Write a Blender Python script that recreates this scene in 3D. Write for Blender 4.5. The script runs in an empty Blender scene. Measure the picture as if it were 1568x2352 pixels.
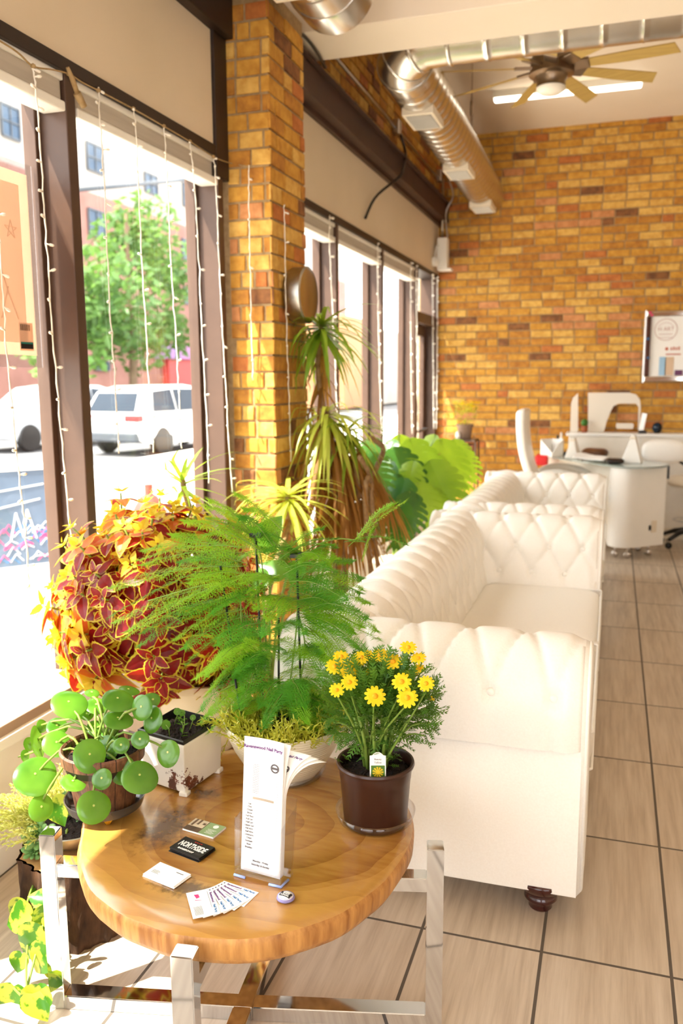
import bpy, bmesh, math, random
from mathutils import Vector, Matrix, Euler
from math import pi, sin, cos, radians, sqrt, exp, hypot, atan2
random.seed(7)
C = bpy.context.scene.collection
# ---------------------------------------------------------------- camera
FPX, CXP, CYP = 1924.4, 784.0, 1176.0
def cam_rows(p, y, r):
    f = Vector((-sin(y)*cos(p), cos(y)*cos(p), -sin(p)))
    rx = Vector((cos(y), sin(y), 0)); up = rx.cross(f)
    return rx*cos(r)+up*sin(r), -rx*sin(r)+up*cos(r), f
RX, UP, FW = cam_rows(radians(8.987), radians(17.918), radians(-.3076))
EYE = Vector((0, 0, 1.5))
cam = bpy.data.objects.new('camera', bpy.data.cameras.new('camera')); C.objects.link(cam)
cam.matrix_world = Matrix(((RX.x, UP.x, -FW.x, EYE.x), (RX.y, UP.y, -FW.y, EYE.y), (RX.z, UP.z, -FW.z, EYE.z), (0, 0, 0, 1)))
cam.data.sensor_fit = 'HORIZONTAL'; cam.data.sensor_width = 24.0; cam.data.lens = 24.0*FPX/1568
cam.data.clip_start = .05; cam.data.clip_end = 300
cam.data.dof.use_dof = True; cam.data.dof.focus_distance = 1.85; cam.data.dof.aperture_fstop = 3.6
bpy.context.scene.camera = cam
# ---------------------------------------------------------------- light and exposure
sc = bpy.context.scene
sc.view_settings.view_transform = 'Standard'; sc.view_settings.look = 'None'
sc.view_settings.gamma = 1; sc.view_settings.use_curve_mapping = False
sc.view_settings.exposure = 1.95
w = bpy.data.worlds.new('sky'); sc.world = w; w.use_nodes = True
bg = w.node_tree.nodes['Background']; bg.inputs[0].default_value = (.985, .99, 1, 1); bg.inputs[1].default_value = 1.75
sun = bpy.data.objects.new('sun', bpy.data.lights.new('sun', 'SUN')); C.objects.link(sun)
sun.data.energy = 5.2; sun.data.color = (1, .94, .83); sun.data.angle = radians(.6)
SUND = Vector((.36, .40, -.86)).normalized()
sun.rotation_euler = SUND.to_track_quat('-Z', 'Y').to_euler()
# ---------------------------------------------------------------- helpers
def ray(x, y): return (RX*((x-CXP)/FPX) - UP*((y-CYP)/FPX) + FW)
def atx(x, y, X): d = ray(x, y); return EYE + d*((X-EYE.x)/d.x)
def aty(x, y, Y): d = ray(x, y); return EYE + d*((Y-EYE.y)/d.y)
def atz(x, y, Z): d = ray(x, y); return EYE + d*((Z-EYE.z)/d.z)
def depth(p): return (Vector(p)-EYE).dot(FW)
def V(*a): return Vector(a)
def lin(c): return c/12.92 if c <= .04045 else ((c+.055)/1.055)**2.4
def S(r, g, b): return (lin(r/255), lin(g/255), lin(b/255), 1)
def nt_new(name):
    m = bpy.data.materials.new(name); m.use_nodes = True; t = m.node_tree
    return m, t, t.nodes['Principled BSDF'], t.nodes['Material Output']
def N(t, ty, **kw):
    n = t.nodes.new(ty)
    for k, v in kw.items():
        if k in ('operation', 'blend_type', 'data_type', 'noise_dimensions', 'attribute_name', 'wave_type', 'bands_direction', 'rings_direction', 'feature'): setattr(n, k, v)
        else:
            kk = int(k[1:]) if k[0] == 'i' and k[1:].isdigit() else k
            n.inputs[kk].default_value = v
    return n
def math_n(t, op, a, b=None, c=None):
    n = t.nodes.new('ShaderNodeMath'); n.operation = op
    for i, v in enumerate((a, b, c)):
        if v is None: continue
        if isinstance(v, (int, float)): n.inputs[i].default_value = v
        else: t.links.new(v, n.inputs[i])
    return n.outputs[0]
def mixc(t, f, a, b, bt='MIX'):
    n = t.nodes.new('ShaderNodeMix'); n.data_type = 'RGBA'; n.blend_type = bt
    for s, v in ((n.inputs[0], f), (n.inputs[6], a), (n.inputs[7], b)):
        if isinstance(v, (int, float)): s.default_value = v
        elif isinstance(v, tuple): s.default_value = v
        else: t.links.new(v, s)
    return n.outputs[2]
def noise(t, scale, detail=3, vec=None, rough=.5):
    n = t.nodes.new('ShaderNodeTexNoise'); n.inputs['Scale'].default_value = scale
    n.inputs['Detail'].default_value = detail; n.inputs['Roughness'].default_value = rough
    if vec is not None: t.links.new(vec, n.inputs['Vector'])
    return n.outputs['Fac']
def ramp(t, f, stops):
    n = t.nodes.new('ShaderNodeValToRGB'); r = n.color_ramp
    while len(r.elements) < len(stops): r.elements.new(.5)
    for e, (p, c) in zip(r.elements, stops): e.position = p; e.color = c if len(c) == 4 else (*c, 1)
    t.links.new(f, n.inputs[0]); return n.outputs[0]
def coord(t, which='Object', scale=None):
    o = t.nodes.new('ShaderNodeTexCoord').outputs[which]
    if scale:
        m = t.nodes.new('ShaderNodeMapping'); m.inputs['Scale'].default_value = scale; t.links.new(o, m.inputs[0]); o = m.outputs[0]
    return o
def bump(t, b, h, strength=.3, dist=.01):
    n = t.nodes.new('ShaderNodeBump'); n.inputs['Strength'].default_value = strength; n.inputs['Distance'].default_value = dist
    t.links.new(h, n.inputs['Height']); t.links.new(n.outputs[0], b.inputs['Normal'])
def mat(name, col, rough=.5, metal=0, col2=None, nscale=8, bumpy=0, stretch=None, spec=.5, trans=0, ior=1.45, coat=0, emit=0):
    m, t, b, o = nt_new(name)
    b.inputs['Base Color'].default_value = col; b.inputs['Roughness'].default_value = rough; b.inputs['Metallic'].default_value = metal
    b.inputs['Specular IOR Level'].default_value = spec; b.inputs['Transmission Weight'].default_value = trans; b.inputs['IOR'].default_value = ior
    b.inputs['Coat Weight'].default_value = coat
    if emit: b.inputs['Emission Color'].default_value = col; b.inputs['Emission Strength'].default_value = emit
    if col2 is not None or bumpy:
        v = coord(t, 'Object', stretch or (1, 1, 1)); f = noise(t, nscale, 4, v)
        if col2 is not None:
            t.links.new(ramp(t, f, [(.3, col), (.7, col2)]), b.inputs['Base Color'])
        if bumpy: bump(t, b, f, bumpy)
    return m
def leafmat(name, c1, c2, tcol, tw=.45, rough=.4, nscale=25, kind='noise', spec=.35):
    m, t, b, o = nt_new(name)
    f = noise(t, nscale, 3, coord(t))
    col = ramp(t, f, [(.35, c1), (.65, c2)] if kind == 'noise' else [(.47, c1), (.53, c2)])
    t.links.new(col, b.inputs['Base Color']); b.inputs['Roughness'].default_value = rough; b.inputs['Specular IOR Level'].default_value = spec
    tr = t.nodes.new('ShaderNodeBsdfTranslucent')
    if kind == 'noise': tr.inputs[0].default_value = tcol
    else: t.links.new(mixc(t, .5, col, tcol), tr.inputs[0])
    mx = t.nodes.new('ShaderNodeMixShader'); mx.inputs[0].default_value = tw
    t.links.new(b.outputs[0], mx.inputs[1]); t.links.new(tr.outputs[0], mx.inputs[2]); t.links.new(mx.outputs[0], o.inputs[0])
    return m
def glassmat(name, col=(1, 1, 1, 1), gloss=.08, rough=0.0):
    m, t, b, o = nt_new(name); t.nodes.remove(b)
    a = t.nodes.new('ShaderNodeBsdfTransparent'); a.inputs[0].default_value = col
    g = t.nodes.new('ShaderNodeBsdfGlossy'); g.inputs['Roughness'].default_value = rough
    lw = t.nodes.new('ShaderNodeLayerWeight'); lw.inputs[0].default_value = .5
    mx = t.nodes.new('ShaderNodeMixShader'); t.links.new(math_n(t, 'ADD', math_n(t, 'MULTIPLY', math_n(t, 'POWER', lw.outputs['Facing'], 5), gloss*3), gloss*.5), mx.inputs[0])
    t.links.new(a.outputs[0], mx.inputs[1]); t.links.new(g.outputs[0], mx.inputs[2]); t.links.new(mx.outputs[0], o.inputs[0])
    return m
def wloc(o):
    p = Vector((0, 0, 0))
    while o is not None: p += o.location; o = o.parent
    return p
def tag(o, label=None, cat=None, group=None, kind=None):
    if label: o['label'] = label
    if cat: o['category'] = cat
    if group: o['group'] = group
    if kind: o['kind'] = kind
    return o
def thing(name, label, cat, loc, group=None):
    o = bpy.data.objects.new(name, None); C.objects.link(o); o.location = loc; o.empty_display_size = .05
    return tag(o, label, cat, group)
class MB:
    def __init__(s): s.v = []; s.f = []; s.m = []
    def add(s, vs, fs, mi=0):
        b = len(s.v); s.v += [Vector(v) for v in vs]; s.f += [tuple(i+b for i in f) for f in fs]; s.m += [mi]*len(fs); return s
    def bm(s, bm, mi=0, M=None):
        bm.verts.ensure_lookup_table(); bm.verts.index_update()
        s.add([(M @ v.co if M else v.co.copy()) for v in bm.verts], [[v.index for v in f.verts] for f in bm.faces], mi); bm.free(); return s
    def box(s, lo, hi, bev=0, mi=0, seg=2, M=None):
        lo = Vector(lo); hi = Vector(hi); bm = bmesh.new(); bmesh.ops.create_cube(bm, size=1)
        d = hi-lo; c = (hi+lo)/2
        for v in bm.verts: v.co = Vector((v.co.x*d.x, v.co.y*d.y, v.co.z*d.z))+c
        if bev: bmesh.ops.bevel(bm, geom=list(bm.edges), offset=bev, segments=seg, affect='EDGES', profile=.5)
        return s.bm(bm, mi, M)
    def tube(s, pts, r, seg=8, mi=0, cap=True):
        pts = [Vector(p) for p in pts]; n = len(pts); rs = r if isinstance(r, (list, tuple)) else [r]*n
        vs = []; fs = []; ref = None
        for i, p in enumerate(pts):
            t = (pts[min(i+1, n-1)]-pts[max(i-1, 0)])
            t = t.normalized() if t.length > 1e-9 else Vector((0, 0, 1))
            if ref is None: ref = t.orthogonal().normalized()
            ref = (ref - t*ref.dot(t)); ref = ref.normalized() if ref.length > 1e-6 else t.orthogonal().normalized()
            b = t.cross(ref)
            for k in range(seg):
                a = 2*pi*k/seg; vs.append(p+(ref*cos(a)+b*sin(a))*rs[i])
        for i in range(n-1):
            for k in range(seg):
                k2 = (k+1) % seg; fs.append((i*seg+k, i*seg+k2, (i+1)*seg+k2, (i+1)*seg+k))
        if cap: fs.append(tuple(range(seg))[::-1]); fs.append(tuple((n-1)*seg+k for k in range(seg)))
        return s.add(vs, fs, mi)
    def lathe(s, prof, at=(0, 0, 0), seg=32, mi=0, M=None, wob=None):
        at = Vector(at); vs = []; fs = []; n = len(prof)
        for (r, z) in prof:
            for k in range(seg):
                a = 2*pi*k/seg; rr = r*(wob(a, z) if wob else 1); p = Vector((rr*cos(a), rr*sin(a), z))
                vs.append((M @ p if M else p)+at)
        for i in range(n-1):
            for k in range(seg):
                k2 = (k+1) % seg; fs.append((i*seg+k, i*seg+k2, (i+1)*seg+k2, (i+1)*seg+k))
        return s.add(vs, fs, mi)
    def prism(s, poly, z0, z1, mi=0, M=None):
        n = len(poly); vs = [Vector((p[0], p[1], z0)) for p in poly]+[Vector((p[0], p[1], z1)) for p in poly]
        if M: vs = [M @ v for v in vs]
        fs = [tuple(range(n))[::-1], tuple(range(n, 2*n))]+[(i, (i+1) % n, n+(i+1) % n, n+i) for i in range(n)]
        return s.add(vs, fs, mi)
    def grid(s, fn, nu, nv, mi=0):
        vs = [fn(i/(nu-1), j/(nv-1)) for i in range(nu) for j in range(nv)]
        fs = [(i*nv+j, (i+1)*nv+j, (i+1)*nv+j+1, i*nv+j+1) for i in range(nu-1) for j in range(nv-1)]
        return s.add(vs, fs, mi)
    def build(s, name, mats, parent=None, smooth=False, loc=None, label=None, cat=None, group=None, kind=None, ang=None):
        if parent is not None: base = wloc(parent)
        elif loc is not None: base = Vector(loc)
        else:
            xs = [v.x for v in s.v]; ys = [v.y for v in s.v]; zs = [v.z for v in s.v]
            base = Vector(((min(xs)+max(xs))/2, (min(ys)+max(ys))/2, min(zs)))
        me = bpy.data.meshes.new(name); me.from_pydata([v-base for v in s.v], [], s.f)
        for m in (mats if isinstance(mats, list) else [mats]): me.materials.append(m)
        me.polygons.foreach_set('material_index', s.m)
        bm = bmesh.new(); bm.from_mesh(me); bmesh.ops.recalc_face_normals(bm, faces=bm.faces); bm.to_mesh(me); bm.free()
        if smooth:
            me.polygons.foreach_set('use_smooth', [True]*len(me.polygons))
            if ang: me.set_sharp_from_angle(angle=radians(ang))
        me.update()
        o = bpy.data.objects.new(name, me); C.objects.link(o)
        if parent is not None: o.parent = parent
        else: o.location = base
        return tag(o, label, cat, group, kind)
def struct(mb, name, m, **k): return mb.build(name, m, kind='structure', **k)
def fitcurve(pts, n):
    pts = [Vector(p) for p in pts]; out = []; m = len(pts)-1
    for i in range(n):
        u = i/(n-1)*m; k = min(int(u), m-1); t = u-k
        p0 = pts[max(k-1, 0)]; p1 = pts[k]; p2 = pts[k+1]; p3 = pts[min(k+2, m)]
        out.append(.5*((2*p1)+(p2-p0)*t+(2*p0-5*p1+4*p2-p3)*t*t+(3*p1-p0-3*p2+p3)*t**3))
    return out
def text_mesh(txt, size, M, mi=0, mb=None, extrude=.0002, shear=0, space=1.0, bold=0):
    cu = bpy.data.curves.new('t', 'FONT'); cu.body = txt; cu.size = size; cu.align_x = 'CENTER'; cu.align_y = 'CENTER'
    cu.extrude = extrude; cu.shear = shear; cu.space_character = space; cu.offset = bold; cu.resolution_u = 2
    ob = bpy.data.objects.new('t', cu); C.objects.link(ob)
    dg = bpy.context.evaluated_depsgraph_get(); me = bpy.data.meshes.new_from_object(ob.evaluated_get(dg))
    mb = mb or MB(); mb.add([M @ v.co for v in me.vertices], [tuple(p.vertices) for p in me.polygons], mi)
    bpy.data.objects.remove(ob); bpy.data.curves.remove(cu); bpy.data.meshes.remove(me); return mb
def copy_thing(o, dloc):
    r = o.copy(); C.objects.link(r); r.location = o.location+Vector(dloc)
    for ch in o.children:
        c = ch.copy(); C.objects.link(c); c.parent = r
        for g in ch.children:
            d = g.copy(); C.objects.link(d); d.parent = c
    return r
def frame(x, y, o):
    x = Vector(x).normalized(); z = x.cross(Vector(y)).normalized(); y = z.cross(x); o = Vector(o)
    return Matrix(((x.x, y.x, z.x, o.x), (x.y, y.y, z.y, o.y), (x.z, y.z, z.z, o.z), (0, 0, 0, 1)))
# ---------------------------------------------------------------- materials
M_ = {}
M_['ceil'] = mat('ceiling_paint', S(240, 226, 208), .7, col2=S(236, 222, 202), nscale=2)
M_['panel'] = mat('cream_panel', S(226, 208, 182), .6, col2=S(218, 200, 172), nscale=1.5)
M_['wallw'] = mat('white_wall', S(243, 235, 222), .6, col2=S(232, 222, 205), nscale=6)
M_['trim'] = mat('dark_bronze', S(88, 64, 50), .45, .1, col2=S(76, 54, 42), nscale=5)
M_['rail_lit'] = mat('lit_bronze_rail', S(176, 150, 130), .5, col2=S(164, 138, 118), nscale=4)  # same bronze as the trim; its overexposed paleness is put into the colour
M_['blackwood'] = mat('dark_header', S(46, 30, 22), .5, col2=S(36, 24, 18), nscale=6)
M_['beam'] = mat('brown_steel_beam', S(78, 52, 42), .5, col2=S(62, 40, 32), nscale=4)
M_['leather'] = mat('white_leather', S(250, 246, 238), .36, bumpy=.06, nscale=180, col2=S(246, 241, 232))
M_['mahog'] = mat('mahogany', S(70, 18, 12), .18, coat=.6, col2=S(50, 12, 9), nscale=12)
M_['chrome'] = mat('chrome', (.70, .72, .75, 1), .06, 1)
M_['steel'] = mat('brushed_steel', (.55, .5, .45, 1), .3, 1)
M_['galv'] = mat('galvanised_duct', (.72, .69, .64, 1), .27, 1, col2=(.6, .57, .52, 1), nscale=5)
M_['white'] = mat('white_plastic', S(246, 242, 234), .4, col2=S(240, 236, 228), nscale=3)
M_['offw'] = mat('off_white_metal', S(235, 222, 200), .45, col2=S(228, 214, 190), nscale=4)
M_['blind'] = mat('blind_fabric', S(196, 186, 172), .8, col2=S(180, 170, 156), nscale=60, stretch=(1, .05, 1))
M_['paper'] = mat('paper', S(250, 247, 242), .6, col2=S(247, 244, 238), nscale=5)
M_['ink'] = mat('grey_ink', S(78, 72, 74), .6, col2=S(88, 80, 82), nscale=5)
M_['inkp'] = mat('purple_ink', S(96, 34, 110), .6, col2=S(86, 34, 116), nscale=5)
M_['inkb'] = mat('blue_ink', S(40, 110, 170), .6, col2=S(50, 120, 170), nscale=5)
M_['pink'] = mat('pink_ink', S(230, 50, 120), .6, col2=S(225, 60, 120), nscale=5)
M_['black'] = mat('black_plastic', S(24, 22, 22), .35, col2=S(30, 27, 26), nscale=5)
M_['soil'] = mat('potting_soil', S(46, 28, 20), .95, col2=S(20, 12, 9), nscale=160, bumpy=1)
M_['bulb'] = mat('bulb_plastic', S(255, 250, 238), .3, col2=S(250, 240, 225), nscale=5)
M_['wire'] = mat('white_wire', S(248, 242, 230), .5, col2=S(240, 232, 215), nscale=5)
M_['twine'] = mat('jute_twine', S(176, 148, 104), .8, col2=S(150, 122, 80), nscale=60)
M_['pane'] = glassmat('window_glass', (.97, .985, .98, 1), .06)
M_['acrylic'] = glassmat('clear_acrylic', (.975, .98, 1, 1), .14)
M_['twhite'] = mat('terracotta', S(170, 95, 55), .7, col2=S(150, 80, 45), nscale=12)
M_['red'] = mat('red_plastic', S(215, 40, 40), .4, col2=S(205, 35, 35), nscale=5)
M_['gold'] = mat('amber_glass', S(230, 170, 40), .15, col2=S(220, 150, 30), nscale=8, trans=.5)
BR = [mat('brick_%s' % n, S(*a), .85, col2=S(*b), nscale=22, bumpy=.5) for n, a, b in (
    ('gold', (214, 160, 66), (184, 126, 44)), ('amber', (200, 140, 54), (160, 102, 40)), ('straw', (226, 182, 96), (198, 146, 64)),
    ('orange', (200, 124, 62), (168, 96, 46)), ('brown', (150, 98, 54), (104, 64, 38)), ('rose', (212, 148, 96), (184, 120, 70)))]
M_['mortar'] = mat('mortar', S(176, 148, 108), .95, col2=S(150, 122, 84), nscale=40, bumpy=.6)
# ---------------------------------------------------------------- structure
def floor_mat():
    m, t, b, o = nt_new('wood_look_tile'); v = coord(t)
    sx = t.nodes.new('ShaderNodeSeparateXYZ'); t.links.new(v, sx.inputs[0])
    def cell(out, off, size):
        a = math_n(t, 'DIVIDE', math_n(t, 'SUBTRACT', out, off), size); fl = math_n(t, 'FLOOR', a)
        fr = math_n(t, 'SUBTRACT', a, fl); d = math_n(t, 'MULTIPLY', math_n(t, 'MINIMUM', fr, math_n(t, 'SUBTRACT', 1.0, fr)), size)
        return fl, d
    fx, dx = cell(sx.outputs[0], -.1205, .3215); fy, dy = cell(sx.outputs[1], 2.073, .6275)
    g = math_n(t, 'LESS_THAN', math_n(t, 'MINIMUM', dx, dy), .0042)
    cx = t.nodes.new('ShaderNodeCombineXYZ'); t.links.new(fx, cx.inputs[0]); t.links.new(fy, cx.inputs[1])
    wn = t.nodes.new('ShaderNodeTexWhiteNoise'); wn.noise_dimensions = '2D'; t.links.new(cx.outputs[0], wn.inputs[0])
    mp = t.nodes.new('ShaderNodeMapping'); mp.inputs['Scale'].default_value = (30, 1.6, 1); t.links.new(v, mp.inputs[0])
    ad = t.nodes.new('ShaderNodeVectorMath'); ad.operation = 'ADD'; t.links.new(mp.outputs[0], ad.inputs[0]); t.links.new(wn.outputs['Color'], ad.inputs[1])
    sc2 = t.nodes.new('ShaderNodeVectorMath'); sc2.operation = 'SCALE'; t.links.new(wn.outputs['Color'], sc2.inputs[0]); sc2.inputs['Scale'].default_value = 20
    t.links.new(sc2.outputs[0], ad.inputs[1])
    f = noise(t, 1.6, 6, ad.outputs[0], .6)
    col = ramp(t, f, [(.3, S(176, 158, 138)), (.52, S(204, 188, 168)), (.75, S(222, 208, 190))])
    col = mixc(t, math_n(t, 'MULTIPLY', wn.outputs['Value'], .35), col, S(190, 172, 150))
    t.links.new(mixc(t, g, col, S(92, 82, 72)), b.inputs['Base Color'])
    t.links.new(math_n(t, 'ADD', math_n(t, 'MULTIPLY', g, .4), .33), b.inputs['Roughness'])
    bump(t, b, math_n(t, 'ADD', math_n(t, 'MULTIPLY', g, -1.0), math_n(t, 'MULTIPLY', f, .1)), .35, .004)
    return m
XW, XG, YF, ZC = -1.74, -1.875, 8.59, 3.84
struct(MB().box((XW, -4, -.1), (5.2, YF, 0)), 'floor', floor_mat(), loc=(0, 0, 0))
struct(MB().box((XW-.2, -4, ZC), (5.2, YF, ZC+.1)), 'ceiling', M_['ceil'])
struct(MB().box((5.2, -4, 0), (5.3, YF, ZC)), 'wall_right', M_['panel'])
struct(MB().box((XW-.2, -4.1, 0), (5.2, -4, .9)).box((XW-.2, -4.1, 2.9), (5.2, -4, ZC)).box((.4, -4.1, .9), (1.4, -4, 2.9)).box((4.4, -4.1, .9), (5.2, -4, 2.9)), 'wall_back', mat('brown_back_wall', S(150, 112, 78), .8, col2=S(128, 92, 60), nscale=6))  # unseen back wall, added with openings and browned to shape fill and chrome reflections
def brick_face(mb, o, u, n, W, H, gap=.011, h=.062, L=.198, seed=1, start=0):
    """rough bricks laid in running bond on the plane through o, spanned by u and +z, standing proud along n"""
    rnd = random.Random(seed); o = Vector(o); u = Vector(u); n = Vector(n); z = Vector((0, 0, 1)); r = start; zz = .002
    while zz+h < H+.02:
        x = -((r % 2)*.5*(L+gap)) - (rnd.random()*.02)
        if rnd.random() < .1: x -= L*.25
        hh = min(h, H-zz)
        while x < W:
            Lb = L*(1 if rnd.random() > .12 else .5); a = max(x, 0); b = min(x+Lb, W)
            if b-a > .02 and hh > .015:
                k = rnd.random(); mi = 1+(0 if k < .36 else 1 if k < .62 else 2 if k < .84 else 3 if k < .90 else 4 if k < .95 else 5)
                j = lambda s: (rnd.random()-.5)*s
                d = .005+rnd.random()*.006; e = .004
                back = [o+u*a+z*zz, o+u*b+z*zz, o+u*b+z*(zz+hh), o+u*a+z*(zz+hh)]
                back = [p+u*j(.004)+z*j(.003) for p in back]; c = sum(back, Vector())/4
                mid = [p+n*(d-.003) for p in back]
                fr = [p+(c-p).normalized()*e*1.3+n*(d+j(.004)) for p in back]
                ctr = [c+n*(d+j(.005))]
                mb.add(back+mid+fr+ctr, [(i, (i+1) % 4, 4+(i+1) % 4, 4+i) for i in range(4)]+[(4+i, 4+(i+1) % 4, 8+(i+1) % 4, 8+i) for i in range(4)]+[(8+i, 8+(i+1) % 4, 12) for i in range(4)], mi)
            x += Lb+gap
        zz += h+gap; r += 1
# far wall
mb = MB().box((XW-.2, YF, -.1), (5.2, YF+.15, ZC+.1)); brick_face(mb, (XW, YF, 0), (1, 0, 0), (0, -1, 0), 3.4, ZC, seed=3)
struct(mb, 'wall_far', [M_['mortar']]+BR)
# left wall: low parapet, pillar, upper brick
mb = MB()
for a, b in ((-4, 3.69), (4.15, YF)): mb.box((XW-.2, a, -.1), (XW, b, .415))
struct(mb, 'wall_left', M_['wallw'])
mb = MB().box((XW-.2, 3.69+.012, -.1), (-1.532, 4.15, 3.22))
brick_face(mb, (XW+.004, 3.702, 0), (1, 0, 0), (0, -1, 0), .216, 3.16, seed=11, L=.112, h=.066)
brick_face(mb, (-1.532, 3.694, 0), (0, 1, 0), (1, 0, 0), .452, 3.16, seed=12, h=.066)
struct(mb, 'brick_pillar', [M_['mortar']]+BR)
mb = MB().box((XW-.2, -4, 3.2), (XW, YF, ZC)); brick_face(mb, (XW, 4.15, 3.2), (0, 1, 0), (1, 0, 0), YF-4.15, ZC-3.2, seed=21)
struct(mb, 'wall_left_upper', [M_['mortar']]+BR)
# cream boards above the window heads, dark head rails and steel beams
for nm, a, b in (('wall_left_board', -4, 3.565), ('wall_left_board', 4.18, YF)):
    struct(MB().box((XW-.06, a, 2.525), (XW, b, 3.02), .004), nm, M_['panel'])
for a, b in ((-4, 3.69), (4.15, YF)):
    struct(MB().box((XW-.16, a, 2.485), (XW+.012, b, 2.53), .003), 'trim_1', M_['blackwood'])
struct(MB().box((XW-.1, -4, 3.005), (XW+.05, 3.69, 3.2), .004).box((XW-.1, 3.565, 2.4), (XW+.014, 3.69, 3.2), .003), 'trim_2', M_['blackwood'])
struct(MB().box((XW-.1, 4.15, 3.03), (XW+.10, YF, 3.19), .004).box((XW-.1, 4.15, 3.0), (XW+.03, YF, 3.04)).box((XW-.1, 4.15, 3.19), (XW+.13, YF, 3.2)), 'trim_3', M_['beam'])
# dropped soffit across the room
struct(MB().box((XW+.005, 4.29, 3.235), (5.2, 4.68, ZC), .006), 'ceiling_soffit', M_['ceil'])
# sill ledge
struct(MB().box((XW-.02, -4, .395), (XW+.03, 3.69, .432), .006), 'trim_4', M_['white'])
struct(MB().box((XW-.02, 4.15, .395), (XW+.03, YF-.92, .432), .006), 'trim_5', M_['white'])
struct(MB().box((XW, -4, 0), (XW+.012, 3.69, .09), .004), 'baseboard_left', M_['white'])
# windows
def window(n, y0, y1, z0=.43, z1=2.487, rail=True, lab=''):
    """one pane between two mullions; the mullion at y1 belongs to it"""
    r = bpy.data.objects.new('window_%d' % n, None); C.objects.link(r); r.location = (XG, (y0+y1)/2, z0); tag(r, kind='structure')
    mb = MB()
    mb.box((XG-.03, y1, z0), (XW, y1+.052, z1), .004)
    mb.box((XG-.02, y1-.028, z0), (XG+.03, y1, z1), .003)
    mb.box((XG-.02, y0, z0), (XG+.03, y0+.02, z1), .003)
    MB().box((XG-.03, y0-.001, z0-.03), (XW+.014, y1+.051, z0+.035), .004).build('sill_rail', M_['rail_lit'], r); mb.box((XG-.03, y0, z1-.05), (XG+.03, y1, z1), .004)
    mb.build('window_frame', M_['trim'], r)
    MB().box((XG-.004, y0, z0), (XG+.004, y1, z1)).build('window_pane', M_['pane'], r)
    return r
window(1, 1.36, 2.49); window(2, 2.542, 3.60); window(6, .23, 1.31); window(7, -.95, .18); window(8, -2.08, -1.0); window(9, -3.9, -2.13)
window(3, 4.16, 5.30); window(4, 5.352, 6.43); window(5, 6.482, 7.58)
# door at the far end
r = bpy.data.objects.new('door_1', None); C.objects.link(r); r.location = (XG, 8.1, 0); tag(r, kind='structure')
mb = MB()
mb.box((XG-.03, 7.632, 0), (XW, 7.70, 2.487), .004).box((XG-.03, 8.50, 0), (XW, YF, 2.487), .004)
mb.box((XG-.02, 7.70, 2.02), (XW-.01, 8.50, 2.12), .004)
mb.build('door_frame', M_['trim'], r)
d = MB().box((XG-.01, 7.70, .0), (XG+.035, 7.80, 2.02), .004).box((XG-.01, 8.40, 0), (XG+.035, 8.50, 2.02), .004).box((XG-.01, 7.8, 1.92), (XG+.035, 8.4, 2.02), .004).box((XG-.01, 7.8, 0), (XG+.035, 8.4, .22), .004).build('door_leaf', M_['trim'], r)
MB().box((XG+.005, 7.8, .22), (XG+.013, 8.4, 1.92)).build('door_glass', M_['pane'], r)
MB().box((XG+.005, 7.7, 2.12), (XG+.013, 8.5, 2.487)).build('transom_glass', M_['pane'], r)
MB().tube([(XG+.035, 7.86, 1.0), (XG+.09, 7.86, 1.0), (XG+.09, 8.36, 1.0), (XG+.035, 8.36, 1.0)], .012).build('push_bar', M_['black'], d, smooth=True)
# roller blinds rolled up under the head rails
def blind(y0, y1, label):
    t = thing('roller_blind', label, 'window blind', (XW-.05, (y0+y1)/2, 2.37), 'rolled-up blinds along the window wall')
    MB().box((XW-.085, y0+.012, 2.395), (XW-.012, y1-.008, 2.484), .012).build('blind_roll', M_['blind'], t)
    MB().box((XW-.09, y0+.006, 2.368), (XW-.002, y1-.004, 2.400), .006).build('bottom_bar', M_['white'], t)
    MB().box((XW-.06, y0+.012, 2.462), (XW-.004, y1-.008, 2.486), .004).build('head_strip', M_['white'], t)
blind(1.36, 2.495, 'rolled-up grey blind over the left pane holding the peach poster')
blind(2.548, 3.645, 'rolled-up grey blind over the pane facing the white car')
blind(4.18, 5.30, 'rolled-up pale blind just right of the brick pillar')
blind(5.36, 6.43, 'rolled-up pale blind over the second pane beyond the pillar')
blind(6.49, 7.58, 'rolled-up pale blind over the third pane beyond the pillar, beside the door')
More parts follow.
